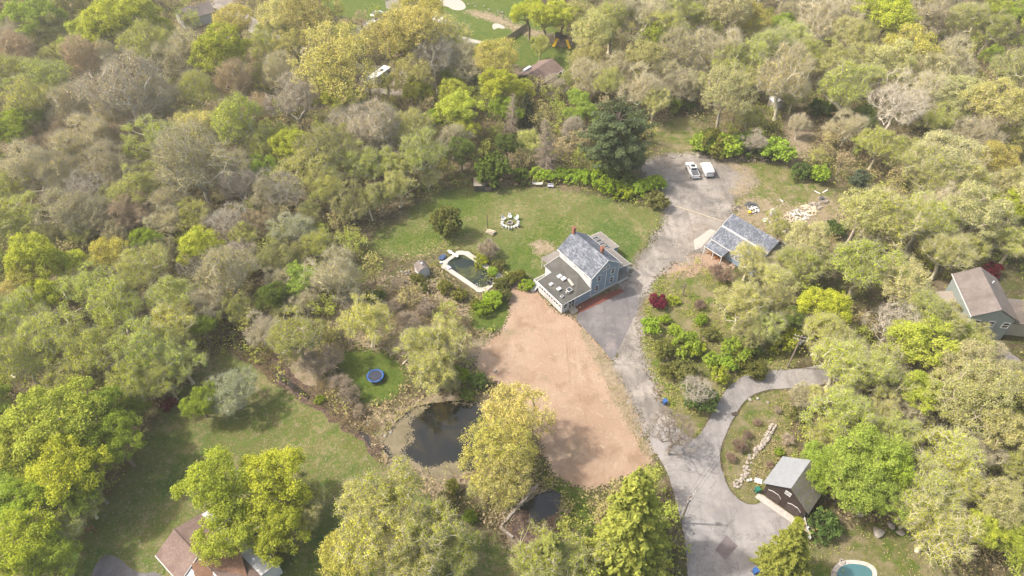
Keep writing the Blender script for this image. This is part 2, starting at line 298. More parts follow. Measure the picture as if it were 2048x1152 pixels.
DIRT = "1040,560 1065,562 1082,590 1100,612 1118,630 1142,632 1165,655 1205,695 1225,725 1240,755 1258,790 1270,830 1290,880 1314,922 1290,935 1250,955 1200,972 1165,978 1120,960 1095,930 1080,880 1065,840 1035,790 1000,765 965,748 950,725 955,700 985,680 1010,650 1022,620 1012,590"
DRIVE = "1232,570 1262,545 1290,500 1320,465 1332,432 1326,395 1312,375 1285,345 1290,322 1330,312 1375,306 1440,312 1500,345 1512,365 1490,385 1470,400 1462,430 1455,470 1425,500 1385,518 1345,532 1315,556 1292,592 1282,625 1278,665 1288,720 1303,760 1328,800 1348,850 1352,885 1330,900 1305,905 1288,872 1268,828 1255,785 1238,752 1222,722 1240,660 1258,610"
PAD = "1147,630 1200,603 1262,566 1282,600 1262,650 1236,700 1224,724 1205,695 1165,655"
ROAD = "1378,1260 1374,1100 1362,1040 1347,985 1337,950 1318,915 1295,875 1310,850 1350,848 1384,882 1398,870 1412,850 1427,822 1442,792 1467,764 1500,745 1545,740 1600,738 1660,725 1700,735 1680,765 1620,772 1575,777 1535,779 1500,791 1478,815 1462,845 1450,872 1440,898 1440,930 1450,960 1462,985 1482,1004 1508,1011 1530,1000 1560,1020 1600,1045 1590,1075 1560,1085 1540,1120 1530,1160 1530,1260"
WILD = "1310,560 1335,546 1400,540 1450,535 1520,580 1600,660 1600,740 1545,742 1500,747 1467,766 1442,794 1425,824 1408,852 1385,884 1352,850 1330,800 1303,758 1288,718 1280,665 1284,620 1294,592"
YARD = "1440,318 1520,326 1600,330 1660,380 1690,400 1680,440 1640,470 1600,500 1530,450 1490,420 1470,400 1490,385 1512,365 1500,345"
ISLAND = "1452,878 1480,818 1503,794 1540,782 1590,780 1610,820 1570,850 1600,900 1560,960 1530,998 1508,1009 1484,1002 1464,983 1452,958 1443,928 1443,900"
BR_YARD = "1640,1060 1700,1040 1800,1050 1900,1100 1960,1260 1560,1260 1600,1100"
ragged('back_lawn', BACK_LAWN, -.02, 'lawn_grass', .3, 1.3, 4, seed=1, dith=1.2)
ragged('side_lawn', SIDE_LAWN, -.02, 'deep_grass', .25, .8, 3, seed=2, dith=0.7)
ragged('trampoline_lawn', TRAMP_LAWN, -.02, 'deep_grass', .25, .8, 3, seed=3, dith=0.8)
ragged('front_lawn', FRONT_LAWN, -.02, 'lawn_grass', .3, 1., 4, seed=4, dith=0.8)
ragged('wild_grass', WILD, -.02, 'wild_grass', .3, .7, 3, seed=6, dith=0.35)
ragged('yard_grass', YARD, -.02, 'wild_grass', .3, 1.2, 4, seed=7, dith=1.5)
ragged('road_island_grass', ISLAND, -.02, 'wild_grass', .25, .25, 2, seed=8)
ragged('lower_yard', BR_YARD, -.02, 'wild_grass', .3, 1, 4, seed=9, dith=1.2)
ragged('brush_ground', "590,640 640,620 700,590 780,560 830,545 880,570 930,610 945,660 1000,680 960,740 900,720 800,720 700,690 660,740 640,790 700,850 760,880 740,900 690,845 600,790 560,740", -.028, 'dry_grass', .3, 1.5, 3, seed=11, dith=2)
ragged('pond_bank', "700,850 740,830 800,815 850,790 960,785 1000,800 980,900 930,960 900,1010 800,960 765,930 750,890", -.026, 'dry_grass', .3, .8, 2, seed=12, dith=0.8)
ragged('shade_green_lawn', "880,455 830,420 900,390 960,384 1000,378 985,400 940,430 900,480 830,505 770,505 740,490 790,455", -.014, 'deep_grass', .3, 2.2, 5, seed=13, dith=3)  # deeper green grass, with shade on the lawn put into its colour
ragged('shade_green_lawn', "1060,540 1080,515 1130,480 1150,455 1110,440 1040,480 1000,500 1010,530", -.013, 'deep_grass', .3, 2.5, 4, seed=14, dith=3)  # second deeper green sheet, lawn shade likewise coloured in
ragged('bare_soil_patch', "1060,485 1090,478 1112,490 1105,505 1080,512 1065,500", -.008, 'dry_grass', .2, .8, 1.5, seed=15, dith=0.8)
ragged('dirt_yard', DIRT, -.006, 'soil_dirt', .22, .45, 2, seed=5, dith=0.45)
ragged('worn_ground', '1462,420 1500,392 1560,405 1600,415 1650,388 1690,430 1690,520 1610,570 1500,560 1455,480', -.012, 'dry_grass', .3, 2., 3, seed=51, dith=1.6)
ragged('garage_soil', "1320,548 1345,528 1400,498 1440,512 1470,530 1440,548 1400,546 1350,552", -.002, 'soil_dirt', .25, .8, 2, seed=16, dith=0.9)
ragged('driveway', DRIVE, .004, 'asphalt_worn', .2, 1.4, 3, seed=17, dith=1.1)
ragged('gravel_patch', '1395,308 1450,310 1505,345 1512,368 1480,395 1460,380 1490,350 1440,325', .009, 'dry_grass', .2, 1.6, 3, seed=52, dith=1.6)
ragged('gravel_patch', '1360,470 1400,440 1430,450 1400,490 1360,500', .009, 'garage_gravel', .2, 1.6, 3, seed=53, dith=1.6)
ragged('gravel_patch', '1300,320 1370,310 1372,330 1330,350 1300,350', .009, 'garage_gravel', .2, 1.6, 3, seed=54, dith=1.8)
ragged('parking_pad', PAD, .012, 'asphalt_pad', .2, .1, 1, seed=18)
ragged('road', ROAD, .016, 'asphalt_road', .2, .08, 1, seed=19)
sheet('concrete_apron', "1387,481 1420,458 1432,462 1402,495 1390,500", .012, 'concrete', 0)
sheet('road_patch', "1430,1100 1453,1070 1476,1092 1450,1120", .022, 'patch_asphalt', 0)
ragged('dirt_verge', "1205,695 1225,725 1240,755 1258,790 1270,830 1290,880 1314,922 1300,925 1262,860 1225,790 1190,720 1150,650", .002, 'dry_grass', .2, .9, 1.5, seed=20, dith=0.7)
ragged('basin_bank', "985,1055 1085,955 1150,985 1150,1060 1090,1110 1030,1110", -.012, 'dry_grass', .25, 1, 2, seed=21, dith=1)
ragged('lush_grass', "1090,960 1160,975 1190,1010 1190,1100 1130,1120 1110,1040 1130,1000", -.010, 'deep_grass', .25, 1, 2, seed=22, dith=1.2)
ragged('gravel_path', "600,440 640,420 660,432 625,455 600,470", -.02, 'dry_grass', .25, .6, 2, seed=23, dith=0.6)
# far clearings at the top of the picture
ragged('far_road', "400,-60 440,-20 480,15 520,45 600,95 690,125 800,135 880,160 860,180 760,165 640,130 540,95 470,40 400,0 330,-60", -.012, 'asphalt_worn', .4, .3, 2, seed=24)
ragged('far_lawn', "630,-60 1000,-60 1090,40 1150,90 1160,140 1100,150 1040,130 930,120 860,60 800,40 700,40 640,20", -.02, 'deep_grass', .4, 1, 4, seed=25, dith=1)
ragged('far_driveway', "690,60 740,40 770,20 800,22 790,32 760,52 725,85 690,90", -.006, 'asphalt_pad', .3, .1, 2, seed=26)
ragged('far_patio', "880,-20 925,0 935,18 910,22 890,10 870,15", -.006, 'concrete', .3, .1, 2, seed=27)
ragged('far_bank', "930,20 985,25 1060,60 1130,70 1110,85 1055,72 1000,48 940,30", -.008, 'dry_grass', .3, 1, 2, seed=28, dith=1.5)
ragged('far_patio', "905,62 930,75 968,83 960,88 925,82 880,70 850,60 870,40 905,40", -.004, 'concrete', .3, .2, 2, seed=29)
ragged('sand_patch', "985,48 995,46 1012,54 1006,58 995,55 988,60 984,55", -.004, 'concrete', .2, .1, 1, seed=30)
ragged('play_area', "1088,80 1100,70 1145,75 1150,92 1125,95 1095,86", -.006, 'dry_grass', .3, .4, 2, seed=31, dith=0.4)
ragged('far_parking', "640,140 720,150 800,165 880,150 870,190 760,190 650,170", -.006, 'asphalt_worn', .4, .5, 2, seed=32, dith=0.5)
ragged('wood_clearing', "1560,230 1620,225 1640,260 1600,330 1560,320 1570,280", -.022, 'dry_grass', .3, 1.5, 3, seed=33, dith=2)
ragged('wood_clearing', "1320,230 1400,240 1420,290 1400,310 1310,310", -.022, 'wild_grass', .3, 1.5, 3, seed=34, dith=2)
ragged('house_driveway', "1905,690 1930,680 1990,690 2048,720 2048,760 1960,750 1920,740 1890,715", -.01, 'asphalt_pad', .3, .2, 2, seed=35)
ragged('house_driveway', "185,1130 225,1100 270,1152 330,1140 370,1260 150,1260", -.01, 'asphalt_pad', .3, .2, 2, seed=36)
sheet('brick_bed', "1147,611 1156,606 1241,577 1250,583 1160,626", .03, 'red_mulch', 0)
# ---------------------------------------------------------------- buildings
def win(parent, u, v, z, w_, h_, face, trim='white_trim', name='window', pane='glass', mull=True):
    """window centred at (u,v,z) on a wall; face = outward direction"""
    n = {'f': (0, -1), 'b': (0, 1), 'l': (-1, 0), 'r': (1, 0)}[face]; t = .05
    d = (w_ + .22, t * 2, h_ + .22) if face in 'fb' else (t * 2, w_ + .22, h_ + .22)
    b = B(); fw = .11
    for s in (-1, 1):
        if face in 'fb': b.box((u + s * (w_ / 2 + fw / 2), v + n[1] * t, z), (fw, .1, h_ + .22)); b.box((u, v + n[1] * t, z + s * (h_ / 2 + fw / 2)), (w_, .1, fw))
        else: b.box((u + n[0] * t, v + s * (w_ / 2 + fw / 2), z), (.1, fw, h_ + .22)); b.box((u + n[0] * t, v, z + s * (h_ / 2 + fw / 2)), (.1, w_, fw))
    if mull:
        if face in 'fb': b.box((u, v + n[1] * t, z), (w_, .08, .06))
        else: b.box((u + n[0] * t, v, z), (.08, w_, .06))
    fo = b.build(name, trim, parent)
    p = B(); p.box((u + n[0] * .02, v + n[1] * .02, z), (w_, .03, h_) if face in 'fb' else (.03, w_, h_)); p.build('pane', pane, fo)
    return fo
def gable_wall(b, u0, u1, v0, v1, ze, zp):
    """walls of a box with gables at v0 and v1 (ridge along v)"""
    um = (u0 + u1) / 2; v = [(u0, v0, 0), (u1, v0, 0), (u1, v0, ze), (um, v0, zp), (u0, v0, ze), (u0, v1, 0), (u1, v1, 0), (u1, v1, ze), (um, v1, zp), (u0, v1, ze)]
    b.add(v, [(0, 1, 2, 3, 4), (9, 8, 7, 6, 5), (0, 4, 9, 5), (1, 6, 7, 2), (4, 3, 8, 9), (3, 2, 7, 8), (0, 5, 6, 1)])
def gable_roof(b, u0, u1, v0, v1, ze, zp, oh=.3, th=.14):
    um = (u0 + u1) / 2; k = (zp - ze) / (um - u0); e = .05
    for s in (-1, 1):
        ue = u0 - oh if s < 0 else u1 + oh
        b.slab([(um, v0 - oh, zp + .16), (um, v1 + oh, zp + .16), (ue, v1 + oh, ze - oh * k + .16), (ue, v0 - oh, ze - oh * k + .16)], th)
def rake(b, u0, u1, v, ze, zp, oh=.3, w_=.16):
    um = (u0 + u1) / 2; k = (zp - ze) / (um - u0)
    for ue in (u0 - oh, u1 + oh): b.slab([(um, v, zp + .18), (um, v - .05, zp + .18), (ue, v - .05, ze - oh * k + .18), (ue, v, ze - oh * k + .18)], w_)
TH = R_(35.4); hl = G(1179.5, 592.3, .6); ca, sa = math.cos(TH), math.sin(TH)
house = thing('house', 'large blue grey house with mottled slate roof and two brick chimneys', 'house', (hl[0], hl[1], 0), TH)
b = B(); gable_wall(b, 0, 6.95, 0, 9.8, 5.7, 8.3); b.build('wall', 'blue_siding', house, label='blue grey gable wall')
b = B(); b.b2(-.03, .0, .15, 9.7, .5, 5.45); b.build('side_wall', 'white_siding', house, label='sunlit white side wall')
b = B(); b.b2(.02, 6.93, -.06, -.01, 0, .55); b.build('foundation', 'concrete', house)
b = B(); gable_roof(b, 0, 6.95, 0, 9.8, 5.7, 8.3, .32); rf = b.build('roof', 'slate_shingle', house)
b = B(); rake(b, 0, 6.95, -.33, 5.7, 8.3, .33); b.b2(-.42, -.34, -.3, 10.1, 5.42, 5.58); b.b2(7.29, 7.37, -.3, 10.1, 5.42, 5.58); b.build('roof_trim', 'white_trim', rf)
for (cu, cv, cz0, cz1) in ((3.3, 9.75, 7.3, 9.6), (4.5, 2.7, 7.0, 8.9)):
    b = B(); b.b2(cu - .3, cu + .3, cv - .3, cv + .3, cz0, cz1); b.b2(cu - .36, cu + .36, cv - .36, cv + .36, cz1, cz1 + .12); ch = b.build('chimney', 'brick', rf)
    b = B(); b.cyl((cu, cv, cz1 + .12), .14, .12, 10); b.build('flue', 'dark_metal', ch)
for u, z in ((1.9, 4.35), (1.55, 1.95), (5.35, 4.45), (5.3, 2.15)): win(house, u, 0, z, .75, 1.25, 'f')
for u in (3.05, 3.9): win(house, u, 0, 6.2, .6, .75, 'f')
for v in (1.9, 4.7, 7.9): win(house, -.03, v, 4.95, .6, .42, 'l', mull=False)
b = B(); [b.b2(u - .06, u + .06, -.05, -.0, .55, z) for u, z in ((.04, 5.6), (3.7, 5.2), (6.9, 5.6))]; b.b2(.1, 6.85, -.09, -.03, .5, .62); b.build('downspout', 'white_trim', house)
# annex (left): shed roof with a hipped front corner
b = B(); b.b2(-6.9, -.03, .0, 7.4, 0, 2.45); b.b2(-3.5, -.03, 7.4, 9.7, 0, 2.45); b.b2(-2.6, -.03, 5., 9.6, 2.45, 3.0); an = b.build('annex', 'white_siding', house, label='white walled sunroom annex')
b = B(); b.b2(-4.1, -.02, -.03, .02, .25, 2.4); b.build('front_wall', 'blue_siding', an)
b = B(); zl, zh = 2.62, 3.75
A1, A2, A3, A4 = (-7.15, 7.55, zl), (-7.15, -.28, zl), (-4.0, -.28, zl + .02), (-.02, -.28, zl + .02)
AP, AB_, AC, AD = (-.02, 3.7, zh), (-.02, 9.9, zh), (-3.7, 9.9, zl + .45), (-3.7, 7.55, zl + .5)
b.slab([A2, A3, AP, AB_, AC, AD, A1], .1); ar = b.build('annex_roof', 'flat_roof_grey', house)
b = B(); b.slab([A3, A4, AP], .1); b.build('hip', 'flat_roof_grey', ar)
b = B(); b.tube([A1, A2, A3, A4], .06, 6); b.tube([A1, AD, AC, AB_], .06, 6); b.build('gutter', 'white_trim', ar)
def on_annex(u, v): return zl + (zh - zl) * max(0, (u + 7.15)) / 7.13 * .97
for (u, v, a, c) in ((-3.2, 5.6, .9, .75), (-3.0, 4.6, .9, .8), (-5.6, 5.1, .7, .6), (-5.2, 3.2, .8, .7), (-3.9, 1.7, .9, .9), (-5.9, 1.4, .55, .5)):
    z = on_annex(u, v); b = B(); b.box((u, v, z + .1), (a, c, .2), ry=-.155); s_ = b.build('skylight', 'white_trim', ar); b = B(); b.box((u - .02, v, z + .215), (a - .14, c - .14, .03), ry=-.155); b.build('pane', 'sky_glass' if a > .6 and v > 2 else 'glass', s_)
b = B(); b.slab([(-2.9, 2.1, on_annex(-2.9, 0) + .05), (-2.4, 2.1, on_annex(-2.4, 0) + .05), (-2.1, 4.0, on_annex(-2.1, 0) + .05), (-2.6, 4.0, on_annex(-2.6, 0) + .05)], .03); b.build('roof_patch', 'concrete', ar)
b = B(); b.cyl((-4.8, 1.5, 2.95), .11, .5, 8); b.build('vent_pipe', 'white_paint', ar)
for k, v in enumerate((.75, 1.45, 2.1, 3.05, 3.75, 4.4, 5.3, 6.0, 6.7)): win(an, -6.9, v, 1.6, .42 if k % 3 != 1 else .55, .6, 'l', mull=False)
win(an, -6.15, 0, 1.55, .85, 1.0, 'f')
for u in (-5.0, -4.55 + .3):
    win(an, u, 0, 1.35, .6, 1.75, 'f', name='door')
b = B(); [b.b2(-5.35, -3.95, -.35 * (k + 1), -.35 * k, 0, .5 - k * .13) for k in range(4)]; b.build('steps', 'concrete', house)
# white side stair with railings behind the sunroom
b = B(); b.b2(-6.9, -3.6, 7.5, 8.9, .9, 1.0); [b.b2(-7.2 - .3 * k, -6.9 - .3 * k, 7.5, 8.9, .75 - .2 * k, .82 - .2 * k) for k in range(4)]
for u in np.arange(-6.9, -3.6, .3): b.b2(u - .03, u + .03, 8.84, 8.9, 1.0, 1.9)
for v in np.arange(7.7, 8.9, .3): b.b2(-6.93, -6.87, v - .03, v + .03, 1.0, 1.9)
b.b2(-6.95, -3.55, 8.82, 8.92, 1.9, 1.97); b.b2(-6.95, -6.85, 7.5, 8.92, 1.9, 1.97); b.b2(-6.95, -6.85, 8.8, 8.9, 0, 1.9); b.b2(-5.2, -5.1, 8.8, 8.9, 0, 1.); b.build('side_stair', 'white_paint', house)
# back porch
b = B(); b.slab([(-2.6, 12.3, 2.75), (-2.6, 10.2, 2.75), (.3, 9.85, 3.6), (3.6, 9.85, 3.6), (3.6, 12.3, 2.9)], .12); b.build('porch_roof', 'wing_roof', house)
b = B(); b.b2(-.6, 3.4, 9.85, 12.0, 0, 2.7); b.build('porch_wall', 'white_siding', house)
b = B(); [b.b2(-2.45, -2.3, v - .07, v + .07, 0, 2.7) for v in (10.3, 12.1)]; b.build('porch_post', 'white_trim', house)
# right wing
b = B(); b.b2(6.97, 10.0, 1.9, 5.9, 0, 2.7); b.b2(6.97, 12.1, 5.9, 11.4, 0, 2.45); b.b2(4.2, 6.97, 9.83, 11.4, 0, 2.7); wg = b.build('wing', 'blue_siding', house)
b = B(); b.slab([(6.98, .6, 3.6), (10.7, .6, 2.95), (10.7, 5.9, 2.95), (12.5, 5.9, 2.7), (12.5, 11.7, 2.7), (4.0, 11.7, 3.2), (4.0, 10.15, 3.6), (6.98, 10.15, 3.6)], .12); wr = b.build('wing_roof', 'wing_roof', house)
b = B(); b.tube([(6.98, .58, 3.56), (10.72, .58, 2.9), (10.72, 5.88, 2.9), (12.52, 5.88, 2.65), (12.52, 11.72, 2.65), (4.0, 11.72, 3.15)], .06, 6); b.build('gutter', 'white_trim', wr)
for v in (7.0, 8.1, 9.2, 10.3):
    b = B(); b.box((9.9, v, 3.15), (1.5, .6, .2), ry=.1); s_ = b.build('skylight', 'white_trim', wr); b = B(); b.box((9.9, v, 3.27), (1.35, .46, .03), ry=.1); b.build('pane', 'glass', s_)
b = B(); b.slab([(7.0, -.2, .85), (9.9, -.2, .85), (11.2, .9, .85), (11.2, 3.2, .85), (7.0, 3.2, .85)], .15); b.build('porch_deck', 'wing_roof', house)
b = B(); b.slab([(7.0, -.16, .7), (9.9, -.16, .7), (11.15, .95, .7), (11.15, 3.1, .7), (7.0, 3.1, .7)], .7); b.build('porch_base', 'white_siding', house)
b = B(); [b.b2(u - .08, u + .08, v - .08, v + .08, .86, 2.98) for u, v in ((10.4, .8), (10.4, 3.2), (7.3, .8))]; b.build('porch_post', 'white_trim', house)
b = B(); [b.b2(11.2 + .3 * k, 11.5 + .3 * k, 1.2, 2.6, 0, .7 - .17 * k) for k in range(4)]; b.build('steps', 'concrete', house)
def localbox(name, label, cat, px, py, rz, boxes, mat, group=None, z=0, bevel=0):
    p = G(px, py, z); t = B()
    for x in boxes: t.box(*x)
    o = t.build(name, mat, None, bevel); o.location = (p[0], p[1], z); o.rotation_euler = (0, 0, rz); return tag(o, label, cat, group)
# ---- garage with mottled slate roof
ga = R_(-50); o_ = G(1380 + 345 / 8.23, 420 + 465 / 8.23, 3.0)
gar = thing('garage', 'slate roofed garage with pale trim and lean-to porch beside the gravel', 'garage', (o_[0], o_[1], 0), ga)
# local: u along the eave (towards lower right), v towards the back (upper right)
L = 11.2
b = B(); b.b2(.25, L - .25, .35, 9.2, 0, 2.75); b.add([(.25, .35, 2.75), (L - .25, .35, 2.75), (L - .25, 3.1, 4.5), (.25, 3.1, 4.5), (.25, 9.2, 2.75), (L - .25, 9.2, 2.75), (.25, 6.1, 5.9), (L - .25, 6.1, 5.9)], [(0, 3, 6, 4), (1, 5, 7, 2), (0, 1, 2, 3), (3, 2, 7, 6), (6, 7, 5, 4)]); b.build('wall', 'blue_siding', gar)
b = B(); b.slab([(0, 0, 2.9), (L, 0, 2.9), (L, 3.0, 4.6), (0, 3.0, 4.6)], .14); gr = b.build('roof', 'slate_shingle', gar, label='lower slate slope')
b = B(); b.slab([(0, 3.1, 4.9), (L, 3.1, 4.9), (L, 6.2, 6.2), (0, 6.2, 6.2)], .14); b.slab([(0, 6.2, 6.2), (L, 6.2, 6.2), (L, 9.5, 3.0), (0, 9.5, 3.0)], .14); b.build('upper_roof', 'slate_shingle', gr)
b = B(); b.b2(0, L, 2.98, 3.06, 4.55, 4.95); b.b2(0, L, -.06, 0, 2.76, 2.92); b.slab([(-.03, 0, 2.95), (-.08, 0, 2.95), (-.08, 3, 4.65), (-.03, 3, 4.65)], .18); b.slab([(-.03, 3.1, 4.95), (-.08, 3.1, 4.95), (-.08, 6.2, 6.25), (-.03, 6.2, 6.25)], .18); b.build('roof_trim', 'white_trim', gr)
b = B(); b.b2(0, L, 3.0, 3.1, 4.6, 4.9); b.build('clerestory', 'tan_siding', gar)
b = B(); b.slab([(.15, -2.0, 2.15), (4.6, -2.0, 2.15), (4.6, .3, 2.75), (.15, .3, 2.75)], .12); b.build('porch_roof', 'slate_shingle', gar)
b = B(); b.tube([(.15, .28, 2.72), (.15, -2.05, 2.1), (4.6, -2.05, 2.1)], .06, 6); [b.b2(u - .07, u + .07, -1.95, -1.81, 0, 2.1) for u in (.25, 2.4, 4.45)]; b.build('porch_post', 'white_trim', gar)
for k, u in enumerate((5.6, 6.5)): win(gar, u, .35, 1.75, .7, .8, 'f')
b = B(); rr = random.Random(3)
for k in range(40): b.box((rr.uniform(.5, 4.2), rr.uniform(-1.5, 0), .1 + .16 * (k % 5)), (.5, .14, .14), rz=rr.uniform(-.5, .5))
wd = b.build('firewood_pile', 'orange_wood'); wd.location = gar.location; wd.rotation_euler = gar.rotation_euler; tag(wd, 'reddish split firewood stacked under the lean-to porch of the slate garage', 'firewood')
# ---- dark barn
ba = R_(-43); o_ = G(1520 + 70 / 7.2, 900 + 480 / 7.2, 3.0); barn = thing('barn', 'weathered dark board barn with grey metal and mossy roof slopes', 'barn', (o_[0], o_[1], 0), ba)
W, D = 6.7, 6.1
b = B(); gable_wall(b, .2, W - .2, .3, D - .2, 2.9, 5.5); b.build('wall', 'dark_wood', barn)
b = B()
for k in range(34):
    u = .3 + k * .185; zt = 2.9 + 2.5 * (1 - abs(u - W / 2) / (W / 2)); b.b2(u, u + .1, .24, .3, .1, zt - .1)
b.build('board_siding', 'weathered_wood' if 0 else 'dark_wood', barn)
for n_, s, mt in (('roof', -1, 'grey_metal'), ('roof', 1, 'moss_shingle')):
    ue = -.25 if s < 0 else W + .25; b = B(); b.slab([(W / 2, -.1, 5.85), (W / 2, D, 5.85), (ue, D, 2.9), (ue, -.1, 2.9)], .1); b.build(n_, mt, barn, label='grey metal roof slope' if s < 0 else 'mossy shingle roof slope')
for u0 in (.8, 3.9):
    b = B(); b.b2(u0, u0 + 2.1, .17, .23, .1, 2.1); d_ = b.build('door', 'dark_wood', barn); b = B(); b.tube([(u0, .16, 1.9), (u0 + .6, .16, 2.25), (u0 + 1.5, .16, 2.25), (u0 + 2.1, .16, 1.7)], .045, 6); b.build('arch_trim', 'white_trim', d_)
win(barn, W / 2, .22, 3.9, .7, .55, 'f')
b = B(); b.b2(-.2, 6.9, -1.1, .0, 0, .1); b.build('threshold_slab', 'curb', barn)
# ---- garden shed beside the pool (gambrel)
def shed(label, px, py, rz, w_, l_, ze, zp, roofm, wallm, gam=True, group=None):
    p = G(px, py); t = thing('shed', label, 'shed', (p[0], p[1], 0), rz, group)
    prof = [(-w_ / 2, 0), (w_ / 2, 0), (w_ / 2, ze), (w_ * .3, ze + (zp - ze) * .65), (0, zp), (-w_ * .3, ze + (zp - ze) * .65), (-w_ / 2, ze)] if gam else [(-w_ / 2, 0), (w_ / 2, 0), (w_ / 2, ze), (0, zp), (-w_ / 2, ze)]
    n = len(prof); b = B(); b.add([(x, -l_ / 2, z) for x, z in prof] + [(x, l_ / 2, z) for x, z in prof], [tuple(range(n)), tuple(range(2 * n - 1, n - 1, -1))] + [(i, i + n, (i + 1) % n + n, (i + 1) % n) for i in range(n)]); b.build('wall', wallm, t)
    b = B(); rp = prof[2:]; 
    for (x0, z0), (x1, z1) in zip(rp[:-1], rp[1:]): b.slab([(x0 * 1.06, -l_ / 2 - .12, z0 + .08), (x0 * 1.06, l_ / 2 + .12, z0 + .08), (x1 * 1.06, l_ / 2 + .12, z1 + .08), (x1 * 1.06, -l_ / 2 - .12, z1 + .08)], .07)
    b.build('roof', roofm, t); b = B(); b.b2(-.5, .5, -l_ / 2 - .06, -l_ / 2 - .005, .1, ze); b.build('door', 'white_trim', t); return t
s1 = shed('small pale shed with grey gambrel roof left of the green pool', 845, 546, R_(28), 2.3, 2.3, 1.5, 2.4, 'taupe_shingle', 'white_siding')
b = B(); b.cyl((.1, .1, 2.4), .18, .25, 10); b.build('roof_vent', 'white_paint', s1)
p = G(966, 378); t = thing('shed', 'weathered low shed with half rusty roof at the back of the lawn', 'shed', (p[0], p[1], 0), R_(2))
b = B(); b.b2(-1.9, .5, -.9, 1.4, 0, 1.6); b.b2(.5, 1.8, .1, 1.4, 0, 1.7); b.build('wall', 'dark_metal', t)
b = B(); b.slab([(-2.1, -1.1, 1.7), (.55, -1.1, 1.7), (.55, 1.6, 2.2), (-2.1, 1.6, 2.2)], .08); b.build('roof', 'weathered_wood', t, label='grey board roof half')
b = B(); b.slab([(.56, -.5, 1.85), (1.95, -.5, 1.85), (1.95, 1.6, 2.25), (.56, 1.6, 2.25)], .08); b.build('roof', 'brown_shingle', t, label='rusty brown roof half')
b = B(); b.b2(.55, 1.9, -.95, .1, .35, .42); [b.b2(x - .03, x + .03, -.95, -.89, 0, .95) for x in np.arange(.6, 1.95, .21)]; b.b2(.55, 1.9, -.96, -.88, .95, 1.02); b.b2(1.82, 1.9, -.95, .3, .95, 1.02); b.build('railing', 'weathered_wood', t)
shed('small pale metal shed deep in the right woods behind the van', 1549, 214, R_(20), 2.6, 3, 2, 2.8, 'white_paint', 'tan_siding', False)
# ---- brown roofed house at the right edge
ra = R_(-98); o_ = G(1905, 548, 5.5)
rh = thing('house', 'long taupe roofed house among trees near the right edge', 'house', (o_[0], o_[1], 0), ra)
# u runs towards the viewer, v towards the right
b = B(); Lh = 10.8
b.b2(.3, Lh, .3, 7.4, 0, 5.3); b.add([(.3, .3, 5.3), (.3, 7.4, 5.3), (.3, 3.9, 7.5), (Lh, .3, 5.3), (Lh, 7.4, 5.3), (Lh, 3.9, 7.5)], [(0, 1, 2), (5, 4, 3), (0, 2, 5, 3), (1, 4, 5, 2)]); b.build('wall', 'teal_siding', rh)
b = B(); b.slab([(0, -.1, 5.55), (Lh + .3, -.1, 5.55), (Lh + .3, 3.9, 7.9), (0, 3.9, 7.9)], .15); b.slab([(0, 3.9, 7.9), (Lh + .3, 3.9, 7.9), (Lh + .3, 8.0, 5.4), (0, 8.0, 5.4)], .15); r2 = b.build('roof', 'taupe_shingle', rh)
b = B(); b.b2(0, Lh + .3, -.2, -.1, 5.4, 5.56); b.build('gutter', 'white_trim', r2)
b = B(); b.b2(2.5, Lh, -2.2, .25, 0, 2.6); b.build('side_room', 'tan_siding', rh); b = B(); b.slab([(2.3, -2.5, 2.75), (Lh + .2, -2.5, 2.75), (Lh + .2, .2, 3.3), (2.3, .2, 3.3)], .12); b.build('side_room_roof', 'weathered_wood', rh)
b = B(); b.b2(4.4, Lh - 1.5, 7.45, 20, 0, 3.8); b.build('wing', 'tan_siding', rh)
b = B(); b.slab([(4.0, 7.6, 4.3), (6.2, 7.6, 5.6), (6.2, 21, 5.6), (4.0, 21, 4.3)], .14); b.slab([(6.2, 7.6, 5.6), (Lh - 1, 7.6, 3.6), (Lh - 1, 21, 3.6), (6.2, 21, 5.6)], .14); b.build('wing_roof', 'taupe_shingle', rh)
b = B(); b.b2(1.5, 3.9, 8.0, 10.6, 2.2, 2.35); [b.b2(x - .06, x + .06, y - .06, y + .06, 0, 3.2) for x, y in ((1.6, 10.5), (3.8, 10.5), (1.6, 8.3))]; b.build('deck', 'weathered_wood', rh)
for k, u in enumerate((1.5, 4, 6.5)): win(rh, Lh, u, 3.9, 1., 1.2, 'r')
b = B(); b.cyl((3.5, 5.2, 7.2), .12, .5, 8); b.build('vent_pipe', 'white_paint', rh)
# ---- tan roofed house at the bottom left
ta = R_(-39); o_ = G(280 + 495 / 7.31, 1000 + 430 / 7.31, 4.9)
th = thing('house', 'house with pinkish tan and rust roofs at the bottom left', 'house', (o_[0], o_[1], 0), ta)
# u along ridge (lower right), v across (upper right); left slope at negative v
b = B(); b.b2(.2, 14, -3.0, 6.3, 0, 3.0); b.add([(.2, -3, 3), (.2, 3.1, 3), (.2, 0, 4.75), (14, -3, 3), (14, 6.3, 3), (14, 0, 4.75), (.2, 6.3, 3)], [(0, 6, 2), (3, 5, 4), (0, 2, 5, 3), (6, 4, 5, 2)]); b.build('wall', 'white_siding', th)
b = B(); b.slab([(0, 0, 4.95), (5.9, 0, 4.95), (5.9, -3.6, 2.95), (0, -3.6, 2.95)], .14); b.slab([(0, 0, 4.95), (0, 6.8, 2.7), (14, 6.8, 2.7), (14, 0, 4.95)], .14); r2 = b.build('roof', 'brown_shingle', th)
b = B(); b.slab([(5.9, -.2, 4.7), (14, -.2, 4.7), (14, -3.2, 2.8), (5.9, -3.2, 2.8)], .14); b.build('lower_roof', 'brown_shingle', r2)
